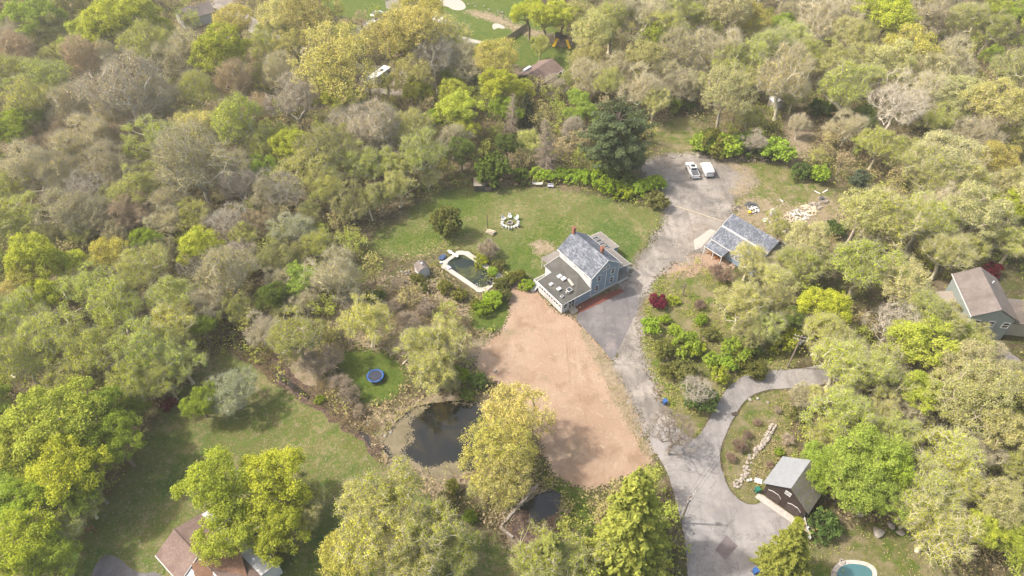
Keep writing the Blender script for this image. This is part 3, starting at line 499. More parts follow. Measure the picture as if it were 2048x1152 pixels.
b = B(); b.tube([(0, -3.62, 2.9), (5.93, -3.62, 2.9), (5.93, -.1, 4.9)], .07, 6); b.build('gutter', 'white_trim', r2); b = B(); b.tube([(0, 0, 5.0), (9, 0, 5.0)], .1, 6); b.build('ridge_cap', 'brown_shingle', r2)
b = B(); b.slab([(6.4, -1.2, 5.3), (8.9, 4.3, 5.3), (14.5, 1.8, 3.6), (12, -3.7, 3.6)], .16); b.build('gable_roof', 'rust_shingle', th)
b = B(); b.slab([(7.4, -1.0, 4.8), (9.2, 3.2, 4.8), (13.6, 1.3, 3.2), (11.8, -3.0, 3.2)], 3.1); b.build('gable_wall', 'white_siding', th)
b = B(); b.b2(6.2, 9.4, 6.9, 8.0, 1.9, 2.0)
b.b2(6.2, 9.5, 8.0, 8.12, 1.9, 2.8); b.b2(9.4, 9.52, 6.8, 8.0, 1.9, 2.8); b.b2(6.1, 6.22, 6.9, 8.1, 1.9, 2.8); b.build('balcony', 'white_siding', th)
# ---- green walled house behind the woods
p0 = G(720 + 1590 / 4.45, 745 / 4.45, 3.0); gh = thing('house', 'low brown roofed house with green walls behind the spruces', 'house', (p0[0], p0[1], 0), R_(52))
b = B(); b.b2(0, 11, 0, 7.4, 0, 2.8); b.add([(0, 0, 2.8), (0, 7.4, 2.8), (0, 3.7, 4.5), (11, 0, 2.8), (11, 7.4, 2.8), (11, 3.7, 4.5)], [(0, 2, 1), (3, 4, 5), (0, 3, 5, 2), (1, 2, 5, 4)]); b.build('wall', 'green_siding', gh)
b = B(); [b.slab([(-.4, 3.7, 4.7), (11.4, 3.7, 4.7), (11.4, s, 2.8), (-.4, s, 2.8)], .14) for s in (-.5, 7.9)]; r2 = b.build('roof', 'brown_shingle', gh)
b = B(); b.b2(-.4, 11.4, -.6, -.5, 2.65, 2.8); b.build('gutter', 'white_trim', r2); b = B(); b.b2(2, 5, 6.2, 7, 3.4, 4.1); b.build('dormer', 'white_paint', r2)
for v in (1.8, 5.5): win(gh, 0, v, 1.6, .9, 1.1, 'l')
b = B(); b.b2(11.4, 14.5, .5, 3.5, 0, .15); b.build('terrace', 'concrete', gh)
def smallhouse(label, px, py, rz, w_, l_, ze, zp, roofm, wallm):
    p = G(px, py); t = thing('house', label, 'house', (p[0], p[1], 0), R_(rz)); b = B(); gable_wall(b, -w_ / 2, w_ / 2, 0, l_, ze, zp); b.build('wall', wallm, t)
    b = B(); gable_roof(b, -w_ / 2, w_ / 2, 0, l_, ze, zp, .4); b.build('roof', roofm, t); return t
t = smallhouse('white house with dark door behind trees at the top left', 364, 52, -52, 7, 10, 3.2, 5.2, 'taupe_shingle', 'white_siding')
win(t, 0, 0, 1.9, 1.6, .9, 'f'); win(t, 2.3, 0, 1.6, .8, 1.1, 'f')
t = smallhouse('cream house with attached garage door at the top edge', 790, 22, -35, 8, 12, 3.2, 5.4, 'brown_shingle', 'tan_siding')
b = B(); b.b2(-4.06, -4.0, 1.2, 4.6, .1, 2.6); b.build('garage_door', 'beige_door', t); win(t, 1.5, 0, 3.0, .8, 1.0, 'f')
t = smallhouse('bright white house corner at the top edge above the far lawn', 912, -12, 30, 9, 12, 4.5, 7, 'taupe_shingle', 'white_siding'); win(t, 0, 0, 2, 1, 1.2, 'f')
t = smallhouse('grey white roofed building half hidden under the golden trees', 882, 118, -30, 6, 6, 2.4, 3.6, 'white_paint', 'white_siding'); win(t, 0, 0, 1.4, 1, 1, 'f')
t = smallhouse('small white porch building beside the far tan patio', 895, 60, 40, 4, 5, 2.2, 3.2, 'silver_paint', 'white_siding'); win(t, 0, 0, 1.2, .8, .8, 'f')
# ---------------------------------------------------------------- vehicles
def wheels(t, xs, ys, r=.38, w_=.25):
    for x in xs:
        for y in ys:
            b = B(); b.tube([(x - w_ / 2, y, r), (x + w_ / 2, y, r)], r, 16); wl = b.build('wheel', 'tire', t); b = B(); sx = x + math.copysign(w_ / 2 + .01, x); b.tube([(sx - .02, y, r), (sx + .02, y, r)], r * .6, 12); b.build('rim', 'silver_paint', wl)
def loft(prof, xs, T=None):
    """prof: list of (y,z) side outline; xs: list of (x, inset) sections mirrored"""
    b = B(); n = len(prof); cy = sum(p[0] for p in prof) / n; base = min(p[1] for p in prof); k = 0
    rows = []
    for x, ins in xs: rows.append([(x, cy + (y - cy) * (1 - ins * .5), base + (z - base) * (1 - ins)) for y, z in prof])
    for r in rows: b.v += r
    b.f.append(tuple(range(n))[::-1]); b.f.append(tuple((len(rows) - 1) * n + i for i in range(n)))
    for j in range(len(rows) - 1): b.f += [(j * n + i, j * n + (i + 1) % n, (j + 1) * n + (i + 1) % n, (j + 1) * n + i) for i in range(n)]
    return b
def place(name, label, cat, px, py, rz): p = G(px, py); return thing(name, label, cat, (p[0], p[1], 0), R_(rz))
# pickup, nose towards +y
pk = place('pickup_truck', 'white crew cab pickup with sunroof and dark bed cover, left of the van', 'pickup truck', 1384, 345, 6)
b = loft([(2.85, .5), (2.9, .85), (2.7, 1.08), (1.4, 1.16), (-2.85, 1.12), (-2.9, .5)], [(-1, .06), (-.93, 0), (.93, 0), (1, .06)]); b.build('body', 'white_paint', pk, .04)
b = loft([(1.55, 1.12), (.75, 1.82), (-.6, 1.86), (-.85, 1.12)], [(-.86, .12), (-.7, 0), (.7, 0), (.86, .12)]); cab = b.build('cab', 'white_paint', pk, .03)
b = B(); b.slab([(-.72, 1.5, 1.2), (.72, 1.5, 1.2), (.62, .84, 1.8), (-.62, .84, 1.8)], .03, (0, .7, .7)); b.build('windshield', 'glass', cab); b = B(); b.box((0, .12, 1.87), (.95, .85, .04)); b.build('sunroof', 'glass', cab); b = B(); b.box((0, -.8, 1.5), (1.3, .06, .45)); b.build('rear_window', 'glass', cab)
for s in (-1, 1): b = B(); b.box((s * .845, .2, 1.47), (.04, 1.6, .38), ry=s * -.2); b.build('side_window', 'glass', cab)
b = B(); b.b2(-.8, .8, -2.7, -.95, 1.12, 1.19); b.build('bed_cover', 'black_cover', pk); b = B(); b.b2(-.95, .95, -3.02, -2.88, .45, .62); b.build('bumper', 'silver_paint', pk)
for s in (-1, 1): b = B(); b.b2(s * .82 - .1, s * .82 + .1, -2.93, -2.88, .75, 1.05); b.build('tail_light', 'red_light', pk); b = B(); b.b2(s * 1.02 - .1, s * 1.02 + .1, 1.2, 1.4, 1.2, 1.4); b.build('mirror', 'white_paint', pk)
wheels(pk, (-.92, .92), (-1.9, 1.9))
vn = place('van', 'white windowless cargo van parked right of the pickup', 'van', 1413, 344, 4)
b = loft([(2.5, .45), (2.55, .95), (1.95, 1.15), (1.3, 1.85), (-2.3, 1.95), (-2.5, 1.7), (-2.55, .45)], [(-1, .1), (-.88, 0), (.88, 0), (1, .1)]); vb = b.build('body', 'white_paint', vn, .07, True)
b = B(); b.slab([(-.75, 1.97, 1.18), (.75, 1.97, 1.18), (.68, 1.38, 1.82), (-.68, 1.38, 1.82)], .05, (0, .7, .7)); b.build('windshield', 'glass', vn); b = B(); b.box((0, -2.52, 1.45), (1.3, .06, .32), rx=-.1); b.build('rear_window', 'sky_glass', vn)
for s in (-1, 1): b = B(); b.box((s * .97, 1.1, 1.42), (.05, .8, .35)); b.build('side_window', 'glass', vn); b = B(); b.box((s * 1.08, 1.6, 1.25), (.2, .15, .2)); b.build('mirror', 'white_paint', vn); b = B(); b.box((s * .85, -2.56, 1.3), (.12, .06, .5)); b.build('tail_light', 'red_light', vn)
b = B(); b.b2(-.9, .9, -2.68, -2.52, .35, .5); b.build('bumper', 'dark_metal', vn); wheels(vn, (-.9, .9), (-1.6, 1.6), .34)
sd = place('car', 'silver sedan parked on the far driveway at the top', 'car', 754, 31, -35)
b = loft([(2.25, .4), (2.3, .7), (1.2, .9), (-2.1, .95), (-2.3, .8), (-2.3, .4)], [(-.9, .06), (-.84, 0), (.84, 0), (.9, .06)]); b.build('body', 'silver_paint', sd, .05); b = loft([(1.2, .9), (.4, 1.4), (-.9, 1.4), (-1.7, .93)], [(-.75, .1), (-.6, 0), (.6, 0), (.75, .1)]); b.build('cabin', 'glass', sd, .04)
b = B(); b.b2(-.6, .6, -.85, .35, 1.38, 1.42); b.build('roof_panel', 'silver_paint', sd); wheels(sd, (-.8, .8), (-1.4, 1.4), .32)
cv = place('camper_trailer', 'long white camper trailer parked in the woods left of the far lot', 'camper', 762, 161, -28)
b = loft([(4.3, .7), (4.2, 2.2), (3.7, 2.75), (-4.1, 2.75), (-4.3, 2.5), (-4.3, .7)], [(-1.25, .03), (-1.18, 0), (1.18, 0), (1.25, .03)]); b.build('body', 'white_paint', cv, .06); b = B(); b.box((.1, .8, 2.85), (.7, .9, .22)); b.build('roof_vent', 'dark_metal', cv); b = B(); b.box((0, -2, 2.83), (.6, .6, .16)); b.build('roof_hatch', 'white_trim', cv)
for y in (-2.5, 0, 2.4): win(cv, 1.25, y, 1.9, .8, .5, 'r', 'silver_paint')
b = B(); b.tube([(0, 4.3, .55), (0, 5.5, .55)], .07, 6); b.build('tow_bar', 'dark_metal', cv); wheels(cv, (-1.1, 1.1), (-.5, .4), .34)
ut = place('utility_trailer', 'small white trailer beside the far driveway near the sedan', 'trailer', 744, 50, -38); b = B(); b.b2(-.8, .8, -1.5, 1.5, .5, .6); [b.b2(-.8, .8, y - .04, y + .04, .6, 1.0) for y in (-1.5, 1.5)]; [b.b2(x - .04, x + .04, -1.5, 1.5, .6, 1.0) for x in (-.8, .8)]; b.build('box', 'white_paint', ut); wheels(ut, (-.95, .95), (0,), .3, .18)
# ---------------------------------------------------------------- pool
pa = G(888, 522); pbb = G(966, 580); ang = math.atan2(pbb[1] - pa[1], pbb[0] - pa[0])
pts = [G(860 + a / 9.6, 480 + c / 9.6) for a, c in ((340, 460), (1010, 950), (560, 250), (1290, 730))]; ctr = sum(pts) / 4
def rrect(w_, h_, r, n=8):
    o = []
    for sx, sy, a0 in ((1, 1, 0), (-1, 1, 90), (-1, -1, 180), (1, -1, 270)):
        for k in range(n + 1): a = R_(a0 + 90 * k / n); o.append((sx * (w_ / 2 - r) + r * math.cos(a), sy * (h_ / 2 - r) + r * math.sin(a)))
    return o
pang = math.atan2(pts[3][1] - pts[2][1], pts[3][0] - pts[2][0])
pool = thing('swimming_pool', 'in-ground pool of murky green water with rounded pale concrete deck', 'swimming pool', (ctr[0], ctr[1], 0), pang)
PL, PW = 10.9, 4.9; inn = rrect(PL, PW, 1.5); out_ = [(x * k, y * k2) for (x, y), k, k2 in zip(rrect(PL + 1.7, PW + 2.1, 1.9), [1 + .03 * math.sin(i * 1.7) for i in range(36)], [1 + .05 * math.cos(i * 1.3) for i in range(36)])]
b = B(); n = len(inn); zt = .10
b.v = [(x, y, zt) for x, y in inn] + [(x, y, zt) for x, y in out_] + [(x, y, -.3) for x, y in inn] + [(x, y, -.03) for x, y in out_]
for i in range(n): j = (i + 1) % n; b.f += [(i, j, n + j, n + i), (i, 2 * n + i, 2 * n + j, j), (n + i, n + j, 3 * n + j, 3 * n + i)]
b.build('deck', 'pool_deck_concrete', pool)
b = B(); b.slab([(x * 1.01, y * 1.01, .03) for x, y in inn], .03); b.build('water', 'pool_water', pool)
b = B(); b.v = [(x * .985, y * .97, .06) for x, y in inn] + [(x, y, .12) for x, y in inn] + [(x * 1.05, y * 1.1, .12) for x, y in inn]; [b.f.append((k * n + i, k * n + (i + 1) % n, (k + 1) * n + (i + 1) % n, (k + 1) * n + i)) for i in range(n) for k in (0, 1)]; b.build('coping', 'pool_deck_concrete', pool)
b = B(); b.box((-6.1, .7, .5), (2.9, .5, .08)); b.box((-6.9, .7, .3), (.5, .45, .36)); b.build('diving_board', 'white_paint', pool)
b = B(); b.box((-3.9, -2.5, .3), (1.0, .5, .12)); b.box((-3.9, -2.9, .2), (.8, .3, .2)); b.build('slide_step', 'lavender_paint', pool)
b = B(); b.tube([(3.9, -2.9, .1), (3.9, -2.9, .8), (3.9, -2.2, .7), (3.9, -2.1, .0)], .04, 6); b.tube([(4.5, -2.9, .1), (4.5, -2.9, .8), (4.5, -2.2, .7), (4.5, -2.1, .0)], .04, 6); b.build('ladder', 'silver_paint', pool)
rr = random.Random(9)
o = localbox('tarp', 'crumpled blue tarp on the pool deck beside the diving board', 'tarp', 888, 516, .4, [((rr.uniform(-.9, .9), rr.uniform(-.5, .5), .16 + .05 * k), (.8, .6, .07), rr.uniform(0, 3), rr.uniform(-.2, .2), rr.uniform(-.2, .2)) for k in range(7)], 'blue_tarp')
for k, (x, y, lb) in enumerate(((901, 505, 'white round lid on the pool deck behind the diving board'), (882, 527, 'small white pail at the left end of the pool deck'), (940, 553, None))):
    if lb: p = G(x, y); b = B(); b.cyl((0, 0, .1), .35 - .12 * k, .15 + .2 * k, 14); o = b.build('lid' if k == 0 else 'pail', 'white_paint'); o.location = (p[0], p[1], 0.02); tag(o, lb, 'lid' if k == 0 else 'pail')
for k, (x, y) in enumerate(((978, 568), (984, 562))):
    p = G(x, y); b = B(); b.ring((0, 0, .28), .42, .13); o = b.build('inner_tube', 'dark_metal', None, 0, True); o.location = (p[0], p[1], 0); tag(o, ('black' , 'black')[k] + (' ring float in the pool corner nearer the viewer', ' ring float in the pool corner farther right')[k], 'ring float', 'ring floats in the pool corner')
# second pool at the bottom right
p = G(1708, 1150); t = thing('swimming_pool', 'blue garden pool with stone rim at the bottom right corner', 'swimming pool', (p[0], p[1], 0), .1); i2 = [(2.6 * math.cos(a) * (1 + .1 * math.sin(2 * a)), 1.5 * math.sin(a)) for a in np.linspace(0, 2 * math.pi, 28, endpoint=False)]
b = B(); b.slab([(x * 1.28, y * 1.4, .06) for x, y in i2], .12); b.build('deck', 'pool_deck_concrete', t); b = B(); b.slab([(x, y, .12) for x, y in i2], .05); b.build('water', 'clear_water', t)
for k, (x, y) in enumerate(((1684, 1124), (1667, 1148))):
    p = G(x, y); b = B(); b.ring((0, 0, .16), .3, .12); o = b.build('planter_ring', 'pale_rock', None, 0, True); o.location = (p[0], p[1], 0); tag(o, ('grey ring planter behind the blue pool rim', 'grey ring planter at the left end of the blue pool')[k], 'planter', 'ring planters by the blue pool')
# ---------------------------------------------------------------- trampoline
p = G(752, 757); t = thing('trampoline', 'round trampoline with blue pad and poles on the small lawn', 'trampoline', (p[0], p[1], 0))
b = B(); b.ring((0, 0, .8), 1.32, .16, 32, 8)
for v in range(len(b.v)): x, y, z = b.v[v]; b.v[v] = (x, y, .8 + (z - .8) * .3)
b.build('pad', 'blue_plastic', t, 0, True); b = B(); b.cyl((0, 0, .77), 1.2, .02, 32); b.build('mat', 'trampoline_mat', t)
for k in range(6):
    a = k * math.pi / 3 + .3; b = B(); b.tube([(1.5 * math.cos(a), 1.5 * math.sin(a), 0), (1.48 * math.cos(a), 1.48 * math.sin(a), 1.6)], .055, 8); b.build('pole', 'blue_plastic', t)
for k in range(4):
    a = k * math.pi / 2; b = B(); b.tube([(1.25 * math.cos(a - .25), 1.25 * math.sin(a - .25), .75), (1.3 * math.cos(a - .2), 1.3 * math.sin(a - .2), .03), (1.3 * math.cos(a + .2), 1.3 * math.sin(a + .2), .03), (1.25 * math.cos(a + .25), 1.25 * math.sin(a + .25), .75)], .03, 6); b.build('leg', 'dark_metal', t)
# ---------------------------------------------------------------- fire pit circle
fc = G(960 + 990 / 16.46, 410 + 610 / 16.46)
t = thing('fire_pit', 'round stone fire pit in the middle of the white chairs', 'fire pit', (fc[0], fc[1], 0)); b = B()
for k in range(14): a = k * 2 * math.pi / 14; b.box((.55 * math.cos(a), .55 * math.sin(a), .18), (.22, .24, .36), rz=a)
b.build('stone_ring', 'pale_rock', t); b = B(); b.cyl((0, 0, 0), .46, .12, 16); b.build('ash_bed', 'dark_metal', t)
def chair(label):
    t = thing('adirondack_chair', label, 'chair', (0, 0, 0), 0, 'white chairs around the fire pit')
    b = B(); b.box((0, .05, .34), (.56, .56, .05), rx=-.12); b.build('seat', 'white_paint', t)
    b = B(); [b.box((x, .46 + (.0), .72), (.115, .04, .85 - abs(x) * .5), rx=-.38) for x in (-.26, -.13, 0, .13, .26)]; b.build('backrest', 'white_paint', t)
    for s in (-1, 1):
        b = B(); b.box((s * .36, .05, .56), (.13, .72, .035)); b.build('armrest', 'white_paint', t); b = B(); b.box((s * .33, -.25, .27), (.05, .09, .54)); b.build('leg', 'white_paint', t); b = B(); b.box((s * .33, .28, .2), (.05, .7, .09), rx=-.45); b.build('leg', 'white_paint', t)
    return t
chairs = [(92, 'white slatted chair at the far side of the fire pit'), (140, 'white slatted chair behind left of the fire pit'), (42, 'white slatted chair behind right of the fire pit'), (212, 'white slatted chair in front left of the fire pit'), (270, 'white slatted chair nearest the viewer at the fire pit'), (328, 'white slatted chair in front right of the fire pit')]
c0 = None
for a, lb in chairs:
    if c0 is None: c = c0 = chair(lb)
    else: c = copy_tree(c0)
    c['label'] = lb; a = R_(a); c.location = (fc[0] + 1.75 * math.cos(a), fc[1] + 1.75 * math.sin(a), 0); c.rotation_euler = (0, 0, a - math.pi / 2)
t0 = None
for a, lb in ((178, 'small round white table between the two left chairs'), (240, 'small round white table left of the nearest chair'), (300, 'small round white table right of the nearest chair'), (4, 'small round white table between the two right chairs')):
    if t0 is None:
        t0 = c = thing('side_table', lb, 'side table', (0, 0, 0), 0, 'round side tables at the fire pit'); b = B(); b.cyl((0, 0, .46), .27, .04, 18); b.build('tabletop', 'white_paint', c); b = B(); b.cyl((0, 0, 0), .18, .46, 10, .1); b.build('leg', 'white_paint', c)
    else: c = copy_tree(t0)
    c['label'] = lb; a = R_(a); c.location = (fc[0] + 1.75 * math.cos(a), fc[1] + 1.75 * math.sin(a), 0)
# lawn things
p = G(975, 456); t = thing('lamp_post', 'thin dark lamp post standing in the back lawn', 'lamp post', (p[0], p[1], 0)); b = B(); b.tube([(0, 0, 0), (0, 0, 3.3)], [.07, .05], 8); b.build('post', 'dark_metal', t); b = B(); b.cyl((0, 0, 3.3), .14, .3, 8, .05); b.build('lantern', 'dark_metal', t)
p = G(982, 466); t = thing('brick_pallet', 'pallet of stacked tan bricks in front of the lawn lamp post', 'brick pallet', (p[0], p[1], 0), R_(-32)); b = B(); [b.b2(-.95, .95, y - .06, y + .06, .02, .14) for y in (-.6, 0, .6)]; b.build('pallet', 'weathered_wood', t); rr = random.Random(4); b = B()
for i in range(9):
    for j in range(5):
        for k in range(rr.choice((2, 3, 4))): b.box((-.85 + i * .21 + rr.uniform(-.02, .02), -.6 + j * .27 + rr.uniform(-.03, .03), .2 + k * .12), (.18, .24, .1), rz=rr.uniform(-.15, .15))
b.build('bricks', 'tan_wood', t)
p = G(1075, 371); t = thing('hammock', 'pale hammock on a stand under the bushes at the lawn edge', 'hammock', (p[0], p[1], 0), R_(-4)); b = B(); b.v = [(x, y, .45 + .35 * (x / 1.5) ** 2 + .12 * (y / .45) ** 2) for x in np.linspace(-1.2, 1.2, 9) for y in (-.45, -.2, .2, .45)]; b.f = [(i * 4 + j, i * 4 + j + 1, i * 4 + j + 5, i * 4 + j + 4) for i in range(8) for j in range(3)]; b.build('bed', 'rope_net', t)
b = B(); b.tube([(-1.9, 0, 1.1), (-1.5, 0, .1), (1.5, 0, .1), (1.9, 0, 1.1)], .04, 6); b.tube([(-1.5, -.5, .05), (-1.5, .5, .05)], .04, 6); b.tube([(1.5, -.5, .05), (1.5, .5, .05)], .04, 6); b.tube([(-1.9, 0, 1.1), (-1.2, 0, .7)], .02, 4); b.tube([(1.9, 0, 1.1), (1.2, 0, .7)], .02, 4); b.build('stand', 'tan_wood', t)
p = G(1101, 375); t = thing('bench', 'pale lilac bench right of the hammock', 'bench', (p[0], p[1], 0), R_(-5)); b = B(); b.b2(-.7, .7, -.25, .25, .4, .46); b.build('seat', 'lavender_paint', t); b = B(); b.box((0, .3, .7), (1.4, .05, .5), rx=-.15); b.build('backrest', 'lavender_paint', t)
for x in (-.6, .6): b = B(); b.b2(x - .05, x + .05, -.22, .25, 0, .4); b.build('leg', 'lavender_paint', t)
# swing frame bottom-left
p = G(173, 1085); t = thing('wooden_arbor', 'small reddish wooden arbor in the shade at the bottom left', 'arbor', (p[0], p[1], 0), R_(80)); b = B(); [b.b2(x - .06, x + .06, y - .06, y + .06, 0, 2.0) for x in (-1.6, 1.6) for y in (-.6, .6)]; b.build('post', 'red_wood', t); b = B(); [b.b2(x - .05, x + .05, -.8, .8, 2.0, 2.1) for x in np.linspace(-1.6, 1.6, 9)]; b.build('slats', 'red_wood', t); b = B(); b.b2(-1.9, 1.9, .6, .75, 2.1, 2.2); b.build('beam', 'tan_wood', t)
# ---------------------------------------------------------------- playset, fence
p = G(1122, 84); t = thing('playset', 'dark wooden playset with two yellow slides on the far lawn', 'playset', (p[0], p[1], 0), R_(-15)); b = B(); [b.b2(x - .07, x + .07, y - .07, y + .07, 0, 2.6) for x in (-1.6, 0, 1.6) for y in (-.8, .8)]; b.b2(-1.7, 1.7, -.9, .9, 1.2, 1.3); b.b2(-1.6, 1.6, .74, .8, 1.3, 1.9); b.build('frame', 'dark_wood', t)
b = B(); b.slab([(-1.8, 0, 3.0), (0, 0, 3.0), (0, -1.1, 2.3), (-1.8, -1.1, 2.3)], .06); b.slab([(-1.8, 0, 3.0), (0, 0, 3.0), (0, 1.1, 2.3), (-1.8, 1.1, 2.3)], .06); b.build('roof', 'dark_wood', t)
for x, s, lb in ((-1.0, -.3, 'left yellow slide'), (1.9, .9, 'right yellow slide')):
    b = B(); q = [(x + s * k * .45, -.9 - k * .75, 1.35 - 1.2 * math.sin(k / 4 * 1.5)) for k in range(5)]
    for (x0, y0, z0), (x1, y1, z1) in zip(q[:-1], q[1:]): b.slab([(x0 - .35, y0, z0), (x0 + .35, y0, z0), (x1 + .35, y1, z1), (x1 - .35, y1, z1)], .05); [b.slab([(x0 + e - .04, y0, z0 + .22), (x0 + e + .04, y0, z0 + .22), (x1 + e + .04, y1, z1 + .22), (x1 + e - .04, y1, z1 + .22)], .26) for e in (-.35, .35)]
    b.build('slide', 'yellow_plastic', t, label=lb)
b = B(); b.tube([(-.2, .6, 2.7), (-.2, .6, 3.3)], .05, 6); b.build('flag_pole', 'red_light', t)
a0 = G(1010, 88); a1 = G(1055, 56); t = thing('stockade_fence', 'grey board fence across the far bright lawn', 'fence', (a0[0], a0[1], 0), math.atan2(a1[1] - a0[1], a1[0] - a0[0])); Lf = float(np.hypot(*(a1 - a0)[:2])); b = B(); [b.box((x, 0, .95), (.17, .03, 1.85 + .03 * ((int(x * 9)) % 3))) for x in np.arange(0, Lf, .19)]; b.build('boards', 'weathered_wood', t)
for k in range(int(Lf / 2.4) + 1): b = B(); b.box((k * 2.4, .1, 1.), (.14, .14, 2.)); b.build('post', 'weathered_wood', t)
# ---------------------------------------------------------------- poles and wires
def pole(px, py, h, label, ra=0, arm=True, lean=0):
    p = G(px, py); t = thing('utility_pole', label, 'utility pole', (p[0], p[1], 0), R_(ra), 'utility poles'); b = B(); b.tube([(0, 0, 0), (0, 0, h)], [.17, .12], 10); b.build('pole', 'pole_wood', t)
    if arm:
        for dz in (.25, 1.0)[:1 + (arm > 1)]:
            b = B(); b.box((0, -.15, h - dz), (2.3, .1, .12)); ar_ = b.build('crossarm', 'weathered_wood', t)
            for x in (-1.05, -.5, .5, 1.05): b = B(); b.cyl((x, -.15, h - dz + .06), .05, .14, 8); b.build('insulator', 'white_paint', ar_)
        b = B(); b.cyl((.3, 0, h - 2.1), .2, .6, 10); b.build('transformer', 'grey_metal', t)
    return t, Vector((p[0], p[1], h))
t1, h1 = pole(1361, 1046, 8.2, 'tall wooden utility pole with crossarm beside the cul-de-sac road', 50, 1)
t2, h2 = pole(1575, 735, 8.6, 'wooden utility pole with two white crossarms at the road bend', -20, 2)
t3, h3 = pole(1365, 592, 3.6, 'short dark post with a lamp on the wild slope', 0, False)
b = B(); b.box((-.3, 0, 2.6), (.8, .12, .1)); b.cyl((-.7, 0, 2.5), .14, .12, 8); b.build('lamp_arm', 'dark_metal', t3); t3['category'] = 'post'; t3.name = 'wooden_post'; del t3['group']
def wires(label, a, c, n=3, sag=.6, spread=.45):
    b = B(); d = (c - a); s = Vector((-d.y, d.x, 0)).normalized()
    for k in range(n):
        of = s * (k - (n - 1) / 2) * spread; b.tube([a + of + d * q + Vector((0, 0, -sag * 4 * q * (1 - q))) for q in np.linspace(0, 1, 11)], .014, 4, False)
    o = b.build('power_line', 'wire'); tag(o, label, 'power line', 'power lines')
wires('power lines running between the two crossarm utility poles', h1 + Vector((0, 0, -.1)), h2 + Vector((0, 0, -.1)))
q = G(1255, 1300, 8); wires('power lines leaving the near utility pole towards the bottom edge', h1 + Vector((0, 0, -.1)), Vector(q)); q = G(2100, 560, 9); wires('power lines leaving the bend pole towards the right edge', h2 + Vector((0, 0, -.1)), Vector(q), 2)
# ---------------------------------------------------------------- long white pipe, debris
def logthing(name, label, cat, a, c, r, mat, z=.1, group=None):
    A_, C_ = G(*a, z), G(*c, z); b = B(); L_ = float(np.linalg.norm(C_ - A_)); b.tube([(0, 0, 0), (L_ * .5, .02, .01), (L_, 0, 0)], [r, r * .95, r * .85], 8); o = b.build(name, mat); o.location = tuple(A_); o.rotation_euler = (0, 0, math.atan2(C_[1] - A_[1], C_[0] - A_[0])); return tag(o, label, cat, group)
logthing('long_pipe', 'long thin white pipe lying across the gravel left of the slate garage', 'pipe', (1350, 412), (1447, 443), .09, 'tan_wood')
rr = random.Random(12)
def heap(name, label, cat, px, py, r, n, mat, sz=(.5, .35, .12), hgt=.6):
    p = G(px, py); b = B()
    for k in range(n):
        a, q = rr.uniform(0, 6.28), r * math.sqrt(rr.random()); b.box((q * math.cos(a), q * math.sin(a), .08 + hgt * (1 - q / r) * rr.random()), tuple(s * rr.uniform(.5, 1.4) for s in sz), rr.uniform(0, 3), rr.uniform(-.5, .5), rr.uniform(-.5, .5))
    o = b.build(name, mat); o.location = (p[0], p[1], 0); return tag(o, label, cat)
heap('rubble_heap', 'heap of dark trash bags and scrap above the slate garage', 'rubble', 1503, 413, 1.4, 46, 'black_cover', (.5, .4, .3), .9)
heap('scrap_heap', 'pale cardboard and board scraps lying on the dark trash heap', 'scrap', 1507, 420, 1.25, 34, 'white_trim', (.55, .35, .1), 1.0)
heap('scrap_boards', 'loose grey boards left of the dark trash heap', 'boards', 1474, 416, 1.1, 9, 'weathered_wood', (1.6, .14, .06), .1)
heap('board_heap', 'broken white and grey boards heaped right of the black bin', 'boards', 1577, 440, 2.2, 60, 'tan_wood', (1.5, .16, .08), .5)
heap('panel_heap', 'pale wall panels spilled along the long debris strip', 'panels', 1618, 422, 1.7, 30, 'tan_wood', (1.2, .28, .08), .4)
heap('panel_heap', 'grey panels at the middle of the long debris strip', 'panels', 1630, 411, 1.3, 22, 'weathered_wood', (1., .5, .1), .6)
heap('crate_heap', 'dark crates and grey scrap at the upper end of the debris strip', 'scrap', 1645, 402, 1.0, 20, 'weathered_wood', (.9, .6, .3), .9)
heap('scrap_heap', 'white plastic scraps left of the black bin', 'scrap', 1532, 442, .8, 14, 'white_paint', (.45, .3, .2), .4)
heap('board_heap', 'splintered pale boards leading from the black bin up the debris strip', 'boards', 1598, 432, 2.0, 46, 'white_trim', (1.3, .13, .06), .4)
heap('scrap_heap', 'grey broken concrete scraps below the debris strip', 'scrap', 1560, 455, 1.8, 40, 'curb', (.5, .4, .12), .25)
heap('scrap_heap', 'pale plaster crumbs scattered right of the slate garage', 'scrap', 1582, 480, 3.2, 30, 'curb', (.4, .3, .1), .1)
heap('board_heap', 'tan boards stacked at the middle of the debris strip', 'boards', 1612, 418, 1.2, 30, 'tan_wood', (1.4, .2, .08), .7)
o = localbox('yellow_tub', 'small yellow tub in front of the dark trash heap', 'tub', 1499, 426, 0, [((0, 0, .2), (.5, .5, .4)), ((0, 0, .42), (.6, .6, .05))], 'yellow_plastic', bevel=.03)
localbox('old_appliance', 'grey boxy appliance standing right of the dark trash heap', 'appliance', 1544, 428, .3, [((0, 0, .55), (1.0, .9, 1.0)), ((0, .1, 1.12), (.8, .6, .18)), ((-.3, -.47, .6), (.1, .06, .6))], 'silver_paint', bevel=.02)
localbox('garbage_bin', 'black wheeled garbage bin behind the slate garage', 'bin', 1549, 444, .2, [((0, 0, .5), (.7, .7, .9), 0, 0, 0, 1.12), ((0, 0, 1.0), (.85, .88, .09))], 'black_cover', bevel=.02)
localbox('garbage_bin', 'black bin at the far upper end of the debris strip', 'bin', 1641, 401, .6, [((0, 0, .5), (.6, .6, .9), 0, 0, 0, 1.12), ((0, 0, 1.0), (.75, .78, .09))], 'black_cover', bevel=.02)
